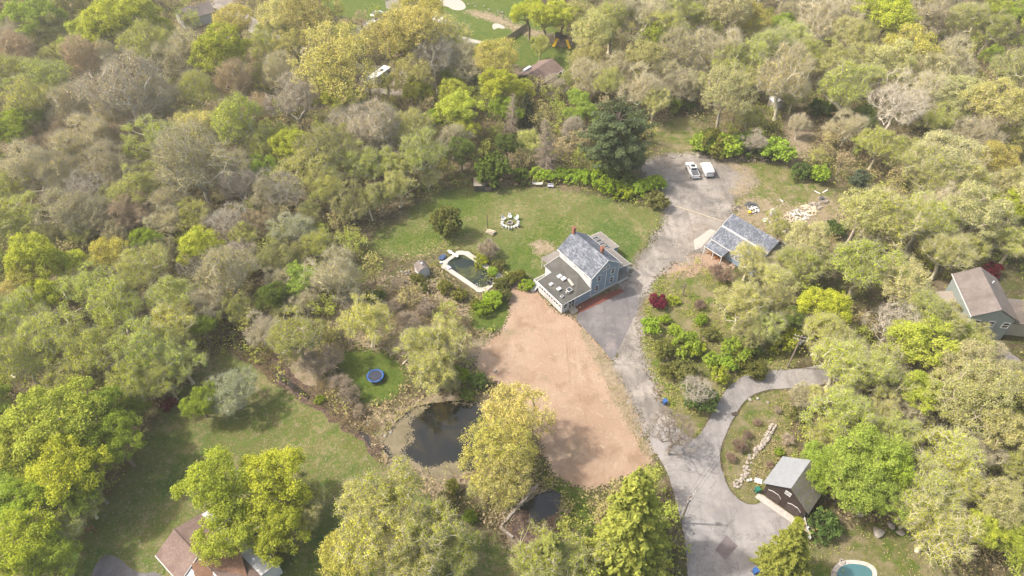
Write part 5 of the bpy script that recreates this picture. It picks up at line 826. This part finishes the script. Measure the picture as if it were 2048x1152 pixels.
TREES = """
M75,31,52 D5,25,26 R35,12,34 N135,15,42 L180,62,38 L215,45,50 L262,28,52 L300,58,34 W98,60,34 U40,72,34 D80,88,24 M142,100,30 R30,110,42 K102,122,30 R168,118,38 T225,112,32 O290,95,46 O318,50,20 T362,112,44 L445,98,56 Y475,42,36 O540,85,34 Y592,92,34 D548,128,20 W562,42,46 Y622,38,52
O20,150,42 J82,160,46 K58,205,44 M15,262,40 M55,238,34 T82,258,26 T150,205,44 U250,190,66 T312,200,46 O400,192,40 U385,160,24 R470,166,36 O522,150,22 T562,145,34 U592,200,40 R510,222,28 R452,232,32 Y682,118,72 L662,182,36 R130,255,26 R85,290,26 T160,285,50 R236,275,38 T205,250,34 J315,280,46 W380,255,38 T386,322,66 T452,335,38 J490,250,52 O522,292,34 L592,288,38 O562,272,28 M520,335,28 N655,300,50
T60,335,50 T105,335,38 T140,352,40 T225,345,44 G172,375,44 K270,372,44 O20,368,40 O310,345,30 U480,375,34 G560,378,44 K610,340,44 O650,372,38 T692,232,32 O694,276,30
Y780,75,56 Y832,72,56 Y850,30,48 L815,112,28 Y686,150,32 L685,202,40 Y820,155,34 L832,186,28 K895,68,48 G870,115,46 T925,122,38 Y996,112,40 M905,152,22 L905,182,30 L922,222,44 L1000,176,40 L1042,180,24 M1010,218,30 O1060,285,28 d990,345,34 D1014,288,28 D922,302,30 U748,250,48 G705,240,36 K822,252,34 M862,242,22 T905,275,30 L930,262,28 J850,312,46 O790,335,34 O700,322,42 J745,325,38 K662,378,30 N770,262,34
L1060,22,36 L1092,36,36 L1125,28,30 W1155,28,26 W1190,70,40 W1172,115,30 O1225,40,42 T1292,40,42 O1330,62,38 T1230,135,36 W1290,122,38 O1080,92,22 M1155,198,24 M1176,225,24 M1150,232,20 T1180,150,32 R1176,186,14 O1215,160,34 T1282,172,38 U1110,168,22 O1130,160,20 K1310,202,30 U1142,262,24
O1345,20,42 J1400,30,40 W1450,30,44 Y1492,35,36 M1570,45,24 O1510,60,30 T1600,15,36 T1642,40,42 T1690,20,30 L1765,32,58 W1690,62,34 K1722,84,34 T1365,100,44 L1308,76,30 T1430,110,40 J1472,122,40 J1540,100,40 J1592,82,34 O1625,112,40 T1572,165,52 W1450,188,48 W1500,158,26 O1546,168,22 K1690,138,42 J1690,182,52 Y1820,100,48 W1772,132,46 W1850,142,44 G1790,212,54 T1842,202,42 T1900,132,40 O1985,55,34 T1870,30,34 K1930,40,36 L1990,20,30 M2032,30,30 M1985,115,22 N2022,142,44 W1922,190,46 W1985,202,50 O2036,212,30 d1640,222,24 D1732,232,26 O1880,240,34 W1900,312,52 K1862,352,48 K1912,360,48 Y2002,318,40 W2020,372,42 s1405,290,24 o1445,300,16 d1415,275,18 o1430,284,30 s1458,294,28 d1488,288,28 d1520,300,22 s1550,300,28 U1510,286,22 s1350,212,20 d1372,200,22 s1640,350,22 d1604,345,20 P1722,362,22 T1360,170,30 T1600,250,22 O1760,290,36 T1700,250,30 O1500,235,24 O1590,190,26 O1395,170,26 T1330,150,30 T1960,270,38 O1810,310,36
O30,432,46 T130,420,46 T185,432,40 R265,425,36 O232,398,34 T340,402,38 T332,445,32 K390,428,34 U430,450,26 G470,440,38 T540,402,36 R517,446,30 R450,462,26 O485,472,28 V585,462,38 M300,482,34 L400,492,40 Y222,502,36 L62,522,56 Y65,548,40 Y18,592,34 L142,528,38 J30,640,56 L90,590,48 J180,572,48 K290,542,50 J342,592,48 J230,622,54 J100,682,58 J40,722,52 J180,702,58 J290,702,56 K334,662,50 J262,752,50 J362,722,44 Y352,640,36 M405,652,30
G380,532,26 T450,542,50 T400,602,36 U480,505,26 N470,612,30 N540,520,34 T560,560,28 M600,558,34 D542,590,32 T668,556,46 K592,668,52 t640,725,38 U520,660,30 V465,778,46 M396,802,32 r340,808,16 O150,770,40 N700,402,34 O738,402,30 N762,395,26 O795,372,32 N690,420,22 K855,355,22
K735,642,46 K845,690,44 K900,680,44 K870,740,40 N900,770,22 U700,600,20 s920,752,20 d955,765,20 d935,788,16 t815,650,26 t850,620,24 t790,610,20 t700,790,24 t680,770,22 t720,825,16 t665,660,22 o640,660,20 s640,800,10 o835,560,14 o850,575,12
L110,840,88 M190,830,58 L60,880,70 M230,880,58 L130,940,76 M268,815,30 L40,1085,66 M105,1120,50 M20,990,52 O170,1010,34 L440,975,74 L545,970,66 L460,1050,64 L550,1060,56 O615,990,34 K600,1030,34 M175,960,56 M60,1010,56 J120,1060,44 O330,760,40
Y1030,835,54 Y1000,900,62 Y1015,965,56 K962,975,26 K735,1010,62 K800,990,64 O850,1060,70 K740,1090,72 Y672,1110,52 O905,1110,50 M750,1150,30 K830,1130,60 O1080,1120,56 O1150,1130,50 o890,1000,20 o905,975,16 s940,1035,16
s1095,352,17 s1122,350,17 s1150,352,18 s1180,356,20 s1215,374,24 y1250,382,20 o1262,368,18 s1285,378,22 o1232,366,16 o1312,402,22 s1310,368,20 d1240,358,26 s1200,340,16 s1075,345,16 d1040,352,18
K1550,562,36 K1494,590,38 T1550,522,22 K1524,505,22 T1565,645,24 K1525,606,26 T1602,792,22 t1575,880,14 b1540,930,10 o1600,830,16 t1592,805,14 t1555,820,10 K1630,790,24 b1515,845,9 K1584,532,34 W1620,484,42 J1612,526,40 W1722,424,50 O1772,442,56 J1850,432,52 T1890,400,38 W1962,428,52 L2032,412,40 d1675,460,24 J1730,532,56 L1660,612,48 O1645,668,40 W1800,565,46 G1782,650,44 K1892,510,40 J1850,622,44 P1868,498,22 y1861,528,15 O1940,496,32 r1985,542,18 O2032,482,36 L1842,682,56 J1678,728,48 J1738,752,46 J1700,700,36 y1573,677,30 y1390,700,22 o1365,705,18 o1480,716,24 o1510,740,22 s1458,728,20 s1300,652,20 r1316,604,17 y1442,752,20 o1330,700,22 o1372,740,22 b1440,545,24 N1560,602,34 D1592,642,28 d1400,795,28 G1388,775,30 G1370,700,1 W1950,742,58 W2022,750,44 O1770,750,44 T1905,640,22 K1482,612,42 J1532,650,36 N1502,668,28 O1445,598,22 s1375,690,28 s1350,662,14 s1402,640,13 s1470,702,28 d1504,700,20 o1340,742,18 s1425,722,18 y1345,600,12 K1880,650,36 J1910,655,30 O1950,700,28 L1932,672,26 O1958,662,24 J1925,700,24 K1905,620,20 T1985,705,24 O1560,455,26 K1500,520,34 s1330,640,12 o1420,670,16 b1400,610,14
M1740,900,62 M1700,950,56 M1780,950,56 M1660,920,40 M1642,952,38 M1745,985,48 J1852,972,62 J1900,905,54 J1680,830,52 O1650,870,30 L1845,785,46 O1905,800,44 T1830,820,28 W1962,792,60 W2015,862,50 W1995,1002,48 L1952,1062,40 O1872,1062,54 O1822,1030,34 O1942,975,40 T1960,905,34 O2040,930,34 L2030,1080,40 J1800,860,44 K1770,820,30 d1645,1048,30 y1597,1046,11 S1585,1120,46 y1590,925,10 b1480,890,18 b1495,870,12 b1460,915,14 r1900,770,26 t1790,1010,14 s1560,905,9
o1000,570,14 s985,600,18 s965,615,18 o1010,590,14 o950,612,14 o1020,560,14 o1040,552,14 s1055,570,14 o890,575,16 o920,590,14 t975,500,24 y962,520,12 t800,570,18 o1000,530,12 s985,545,12 d750,600,20
T610,600,26 O640,480,30 N600,510,26 T330,500,28 O560,470,26 N560,610,24 N620,420,28 O40,470,34 N100,480,30 T230,460,28 O150,470,30
"""
EXTRA_EDGE = "O-45,60,40 T-50,160,44 O-50,320,44 K-50,450,50 O-50,640,55 M-60,820,60 L2100,60,44 T2100,160,44 O2105,270,44 W2100,400,48 O2110,640,50 W2110,800,50 O2110,960,50 O120,-40,40 T230,-45,40 Y540,-40,44 O1180,-40,40 T1260,-42,40 O1360,-44,40 W1440,-40,40 T1530,-42,40 K1640,-44,40 O1740,-40,40 T1840,-42,40 O1940,-40,40"
def parse(s):
    return [(k[0],) + tuple(float(x) for x in k[1:].split(',')) for k in s.split()]
LM = [(940, 545, 'the green pool'), (752, 755, 'the blue trampoline'), (1165, 535, 'the blue grey house'), (870, 880, 'the scummy pond'), (966, 368, 'the rusty lawn shed'), (845, 536, 'the small pool shed'), (1411, 337, 'the white van'), (1480, 480, 'the slate garage'), (1610, 425, 'the debris strip'), (1575, 970, 'the dark barn'), (1440, 800, 'the road fork'), (1590, 700, 'the bend utility pole'), (1950, 600, 'the taupe roofed house'), (765, 150, 'the white camper'), (1125, 80, 'the yellow slides'), (1075, 138, 'the green walled house'), (1033, 70, 'the far board fence'), (364, 40, 'the top left white house'), (400, 1110, 'the rust roofed house'), (1060, 1020, 'the sunken stone basin'), (1549, 207, 'the small woods shed'), (1240, 280, 'the big blue-green pine'), (1270, 1040, 'the large road-side spruce'), (790, 15, 'the cream garage house'), (470, 20, 'the top left road'), (500, 720, 'the stream bend'), (635, 430, 'the small gravel path in the woods'), (1706, 1145, 'the blue garden pool'), (0, 0, 'the top left corner'), (0, 230, 'the upper left edge'), (0, 560, 'the middle left edge'), (0, 850, 'the lower left edge'), (0, 1152, 'the bottom left corner'), (2048, 0, 'the top right corner'), (2048, 300, 'the upper right edge'), (2048, 860, 'the lower right edge'), (2048, 1152, 'the bottom right corner'), (1310, 0, 'the middle of the top edge'), (1700, 0, 'the top edge right of centre'), (230, 0, 'the top edge left of the white house'), (1601, 232, 'the tan soil pile in the woods'), (1345, 430, 'the long thin pipe')]
ORD = ['nearest', 'second nearest', 'third nearest', 'fourth nearest', 'fifth nearest', 'sixth nearest', 'seventh nearest', 'eighth nearest', 'ninth nearest', 'tenth nearest', 'eleventh nearest', 'twelfth nearest']
def label_all(items, names):
    """items (obj, px, py, adjective); one label each: kind, bearing and rank from the nearest landmark"""
    cell = {}
    for it in items:
        o, x, y, adj = it; d, k = min((math.hypot(x - a, y - b), i) for i, (a, b, _) in enumerate(LM)); a, b, nm = LM[k]; dx, dy = x - a, y - b
        if abs(dx) > 1.8 * abs(dy): rel = 'right of' if dx > 0 else 'left of'
        elif abs(dy) > 1.8 * abs(dx): rel = 'in front of' if dy > 0 else 'behind'
        else: rel = ('in front and ' if dy > 0 else 'behind and ') + ('right of' if dx > 0 else 'left of')
        if 'edge' in nm or 'corner' in nm: rel = 'towards'; 
        cell.setdefault((adj, rel, nm), []).append((d, it))
    for (adj, rel, nm), l in cell.items():
        l.sort(key=lambda q: q[0])
        for i, (d, it) in enumerate(l): it[0]['label'] = f'{adj} {rel} {nm}' if len(l) == 1 else f'{adj} {rel} {nm}, {ORD[min(i, 11)]}'
SEEN = {}; LAB = []; PLACED = []
def plant(code, px, py, rp, hscale=1., edge=False):
    bk, col, bark, adj, hf = KD[code]; Rb, zb, Hb = BASE[bk]; s = 1.
    for _ in range(6):
        c = G(px, py, zb * s * hscale * hf); s = rp * (1.16 if rp > 25 and bk != 'dense' else 1.05) * depth(px, py, c[2]) / FPX / Rb
        if bk in ('dense', 'oak', 'airy', 'bud', 'bare'): s = max(.3, s)
    c = G(px, py, zb * s * hscale * hf); i = len(PLACED)
    rr_ = np.random.default_rng(1000 + i); vs = SH[bk]; mt, mw, ml = vs[rr_.integers(len(vs))]
    shrubby = bk in ('shrub', 'twigshrub'); nm = 'shrub' if shrubby else {'spruce': 'spruce_tree', 'dead': 'spruce_tree', 'pine': 'pine_tree'}.get(bk, 'broadleaf_tree')
    sz = ('small ' if rp < 27 and not shrubby else 'large ' if rp > 52 else '')
    t = thing(nm, sz + adj, 'shrub' if shrubby else 'tree', (c[0], c[1], 0), float(rr_.uniform(0, 6.28)), 'shrubs and bushes' if shrubby else 'trees of the woods and gardens')
    t.rotation_euler = (rr_.normal(0, .05), rr_.normal(0, .05), t.rotation_euler[2]); t.scale = (s * rr_.uniform(.86, 1.14), s * rr_.uniform(.86, 1.14), s * hf * hscale * rr_.uniform(.93, 1.08))
    jit = rr_.uniform(.74, 1.06) ; hj = rr_.uniform(-.05, .05); cc = (min(.8, col[0] * jit * (1 + hj)), min(.8, col[1] * jit), min(.8, col[2] * jit * rr_.uniform(.8, 1.3))); bj = rr_.uniform(.8, 1.15)
    bc = tuple(x * bj for x in bark); link('trunk', mt, t, bc)
    if mw: link('twigs', mw, t, bc)
    link('crown', ml, t, cc); PLACED.append((c[0], c[1], s * Rb, code))
    if True: LAB.append((t, px, py, sz + adj))
    return t
for k_, x, y, r_ in parse(TREES) + parse(EXTRA_EDGE):
    if r_ > 3: plant(k_, x, y, r_)
# the two trees that stand alone by hand
def special(code, px, py, rp, label, hs=1.):
    t = plant(code, px, py, rp, hs); LAB.pop(); t['label'] = label; return t
special('P', 1243, 278, 60, 'tall dark blue-green pine between the bushes and the gravel', 1.0)
special('P', 1262, 318, 30, 'smaller dark pine at the foot of the tall pine', .8)
special('S', 1272, 1055, 80, 'very large drooping olive spruce left of the cul-de-sac', 1.15)
special('S', 1100, 1125, 52, 'olive spruce at the bottom edge below the sunken basin', .8)
special('Z', 1021, 235, 19, 'pale brown dying spruce behind the rusty shed, left of the dark one', 1.25)
special('Q', 1056, 232, 20, 'dark spruce between the two dying spruces', 1.2)
special('Z', 1097, 296, 27, 'grey dead larch-like spruce above the bushes', .9)
special('G', 1348, 870, 42, 'bare forked tree leaning over the driveway mouth', 1.); [setattr(q, 'color', (.2, .17, .14, 1)) for q in bpy.data.objects if q.parent and q.parent.get('label', '').startswith('bare forked tree leaning')]
special('o', 891, 450, 27, 'round dark magnolia alone on the back lawn', 1.35)
label_all(LAB, None)
label_all([(o, *o['_px'], 'pale rock') for o in bpy.data.objects if '_px' in o.keys()], None)
for o in bpy.data.objects:
    if '_px' in o.keys(): del o['_px']
MHS = 1.0
# ---------------------------------------------------------------- undergrowth: uncountable low growth and brush
def inside_any(x, y, polys): 
    m = np.zeros(x.shape, bool)
    for p, off in polys: m |= sdf(x, y, p) > off
    return m
OPEN = [(smoothp(gp(s)), o) for s, o in ((BACK_LAWN, -.3), (SIDE_LAWN, 0), (TRAMP_LAWN, 0), (FRONT_LAWN, 0), (DIRT, -.3), (DRIVE, -.5), (PAD, -1), (ROAD, -.5), (WILD, 0), (YARD, 0), (ISLAND, 0), (BR_YARD, 0),
    ("765,900 772,868 795,840 822,818 860,805 930,800 985,806 1000,840 990,900 950,940 840,945 790,925", -.5), ("1000,1056 1084,966 1130,985 1125,1020 1105,1060 1070,1095 1035,1095", 0), ("630,-60 1000,-60 1090,40 1150,90 1160,140 1100,150 1040,130 930,120 860,60 800,40 700,40 640,20", 0),
    ("400,-60 440,-20 480,15 520,45 600,95 690,125 800,135 880,160 860,180 760,165 640,130 540,95 470,40 400,0 330,-60", 0), ("868,515 900,490 960,505 1008,560 990,598 950,600 900,560 875,540", -.2), ("1070,570 1120,630 1270,560 1265,470 1200,440 1130,440", 0), ("1380,490 1460,430 1580,500 1500,590 1380,520", .3), ("1510,960 1570,900 1660,1000 1600,1060", 0), ("1880,560 2060,520 2060,760 1900,720", 0), ("310,1100 350,1050 500,1080 560,1260 350,1260", 0), ("820,560 820,520 865,520 865,560", 0), ("925,400 925,355 990,355 990,400", 0), ("1330,230 1400,240 1420,290 1400,310 1300,310", 0), ("1560,230 1620,225 1640,260 1600,330 1560,320", 0), ("1030,180 1030,120 1130,90 1130,180", 0))]
def scatter(name, x, y, h, sp, nl, ls, tintf, seed, twig=False, kind='stuff', mat='undergrowth_leaf'):
    r = np.random.default_rng(seed); n = len(x); ci = np.repeat(np.arange(n), nl); m = len(ci); hh = h[ci]
    c = np.stack([x[ci] + r.normal(0, 1, m) * sp, y[ci] + r.normal(0, 1, m) * sp, hh * r.uniform(.15, 1, m)], 1); L_ = ls * r.uniform(.6, 1.4, m)
    if twig:
        d = unit(r.normal(size=(m, 3)) * np.array([1, 1, .6]) + np.array([0, 0, .35])); v = blades(c - d * .4, c + d * (ls * 3), np.full(m, .02)); f = np.arange(len(v)).reshape(-1, 3); t = np.concatenate([np.repeat(tintf[ci], 3)] * 2)
    else:
        nr = unit(np.array([0, 0, .9]) + r.normal(size=(m, 3)) * .6); v = leaf_quads(c, nr, L_, L_ * .7, r); f = np.arange(m * 4).reshape(-1, 4); t = np.repeat(np.clip(tintf[ci] + r.uniform(-.12, .12, m), 0, 1), 4)
    return tag(link(name, nmesh(name, v, f, M[mat], t)), kind=kind)
r = np.random.default_rng(5); n = 42000
yy = 30 + 240 * r.random(n) ** .8; xx = (r.random(n) * 2 - 1) * (yy * .78 + 42)
keep = ~inside_any(xx, yy, OPEN); xx, yy = xx[keep], yy[keep]; cov = vnoise(xx, yy, 9, 77); keep = (cov > .42) | (r.random(len(xx)) < .25); xx, yy, cov = xx[keep], yy[keep], cov[keep]
k = len(xx); grn = vnoise(xx, yy, 14, 78); tn = np.clip((grn - .5) * 2.2 + .5 + r.uniform(-.25, .25, k), 0, 1)
scatter('undergrowth', xx, yy, r.uniform(.3, 2.2, k), .45, 9, .36, tn, 11)
def thicket():
    r = np.random.default_rng(31); n = 6000; y = 32 + 235 * r.random(n) ** .85; x = (r.random(n) * 2 - 1) * (y * .78 + 42); op = [(p, o - 2.5) for p, o in OPEN]; k = ~inside_any(x, y, op); x, y = x[k], y[k]; T = np.array([(a, b, c_) for a, b, c_, _ in PLACED]); got = []
    for a, b in zip(x, y):
        d = np.hypot(T[:, 0] - a, T[:, 1] - b) - T[:, 2] * .62
        if d.min() > 1.2 and all((a - q[0]) ** 2 + (b - q[1]) ** 2 > 14 for q in got): got.append((a, b))
    V = []; TV = []; TT = []
    for a, b in got:
        h = r.uniform(4, 8.5); w_ = r.uniform(1.7, 2.9); nc = 26; d = unit(r.normal(size=(nc, 3))); cl = np.array([a, b, h * .62]) + d * np.array([w_, w_, h * .36]) * r.uniform(.4, 1, (nc, 1)); ci = np.repeat(np.arange(nc), 24); m = len(ci)
        c = cl[ci] + r.normal(0, .36, (m, 3)); L_ = .3 * r.uniform(.6, 1.4, m); nr = unit(np.array([0, 0, .8]) + r.normal(size=(m, 3)) * .6); V.append(leaf_quads(c, nr, L_, L_ * .7, r)); TT.append(np.repeat(np.clip(r.normal(.5, .22) + r.uniform(-.15, .15, m), .1, 1), 4))
        p0 = np.concatenate([np.tile([[a, b, 0.]], (3, 1)), cl]); p1 = np.concatenate([np.array([[a, b, h]]) + r.normal(0, .3, (3, 3)), cl + unit(r.normal(size=(nc, 3))) * .9]); p0[3:] = [a, b, h * .4]; TV.append(blades(p0, p1, np.r_[np.full(3, .09), np.full(nc, .03)]))
    v = np.concatenate(V); tag(link('sapling_thicket', nmesh('sapling_thicket', v, np.arange(len(v)).reshape(-1, 4), M['undergrowth_leaf'], np.concatenate(TT))), kind='stuff')
    v = np.concatenate(TV); tag(link('sapling_stems', nmesh('sapling_stems', v, np.arange(len(v)).reshape(-1, 3), M['bark']), None, (.3, .26, .2)), kind='stuff'); print('saplings', len(got))
thicket()
sel = r.random(k) < .6; scatter('brushwood', xx[sel], yy[sel], r.uniform(.4, 2.2, sel.sum()), .6, 7, .35, np.clip(r.uniform(0, .3, sel.sum()), 0, 1), 12, True)
def fill(name, poly, dens, h, nl, ls, t0, t1, seed, twig=False, sp=.25):
    p = smoothp(gp(poly)); x0, y0 = p.min(0); x1, y1 = p.max(0); r = np.random.default_rng(seed); n = int((x1 - x0) * (y1 - y0) * dens); x = r.uniform(x0, x1, n); y = r.uniform(y0, y1, n); w_ = vnoise(x, y, 4, seed); k = (sdf(x, y, p) > 0) & (w_ > .4); x, y = x[k], y[k]; w_ = w_[k]
    if name == 'brushwood' or poly != WILD: pass
    scatter(name, x, y, h * r.uniform(.3, 1, len(x)) * (w_ * 1.6), sp, nl, ls, np.clip(t0 + (t1 - t0) * r.random(len(x)), 0, 1), seed, twig)
fill('weeds', WILD, 4.2, .75, 6, .2, .3, 1., 21)
fill('weeds', YARD, 1.5, .4, 5, .18, .2, .8, 22)
fill('weeds', "860,470 900,488 960,503 1010,550 1060,566 1010,600 950,640 900,600 860,560 830,520", 2.2, .7, 5, .2, .35, .95, 23)
fill('brushwood', "770,570 860,600 940,640 960,690 900,690 800,660 740,610", 5, .8, 7, .34, .0, .25, 24, True)
fill('brushwood', "630,750 690,770 740,830 760,860 730,870 690,840 640,800", 7, 1., 7, .34, .0, .25, 25, True)
fill('weeds', "590,640 740,560 860,580 940,650 930,740 860,790 800,720 700,690 640,760", 1.6, .8, 6, .24, .0, .9, 26)
fill('weeds', ISLAND, 1.2, .35, 5, .18, .1, .7, 27)
fill('brushwood', '430,640 480,640 520,680 545,700 580,745 620,775 670,800 720,830 755,880 775,925 750,915 720,885 680,850 640,822 590,792 545,765 500,725 455,700', 5, .7, 6, .3, 0., .2, 35, True)
fill('weeds', '1540,800 1600,790 1620,850 1580,930 1530,960 1500,1000 1480,960 1530,880', 3, .5, 6, .2, 0., .6, 36)
fill('weeds', BR_YARD, 1.0, .4, 5, .2, .1, .8, 28)
fill('reeds', "700,850 760,850 820,812 880,800 1000,790 1000,806 900,802 830,815 790,842 770,872 760,900 745,885", 5, .6, 6, .2, .1, .75, 29)
fill('grass_tufts', "1205,695 1240,755 1270,830 1314,922 1290,930 1262,860 1225,790 1180,700", 6, .25, 5, .14, .0, .3, 30)
fill('fallen_leaves', "1480,870 1560,850 1590,920 1530,960 1500,950", 6, .1, 6, .16, .0, .2, 31)
# soil pile in the woods
p = G(1601, 234); b = B(); b.rock((0, 0, .1), 2.6, (1.3, 1, .35), 77); o = b.build('soil_pile', 'soil_dirt', None, 0, True); o.location = tuple(p); tag(o, 'tan pile of soil in the clearing near the small woods shed', 'soil pile')

m, nt, out = newmat('haze'); pv = nt.nodes.new('ShaderNodeVolumePrincipled'); pv.inputs['Color'].default_value = (.96, .94, .88, 1); pv.inputs['Density'].default_value = .0003; pv.inputs['Anisotropy'].default_value = .3; nt.links.new(pv.outputs[0], out.inputs[1]); M['haze'] = m
b = B(); b.b2(-420, 420, -120, 480, -1.2, 97); tag(b.build('haze', 'haze'), kind='stuff')
import collections; print(collections.Counter(o['category'] for o in bpy.data.objects if 'category' in o.keys()).most_common(8))
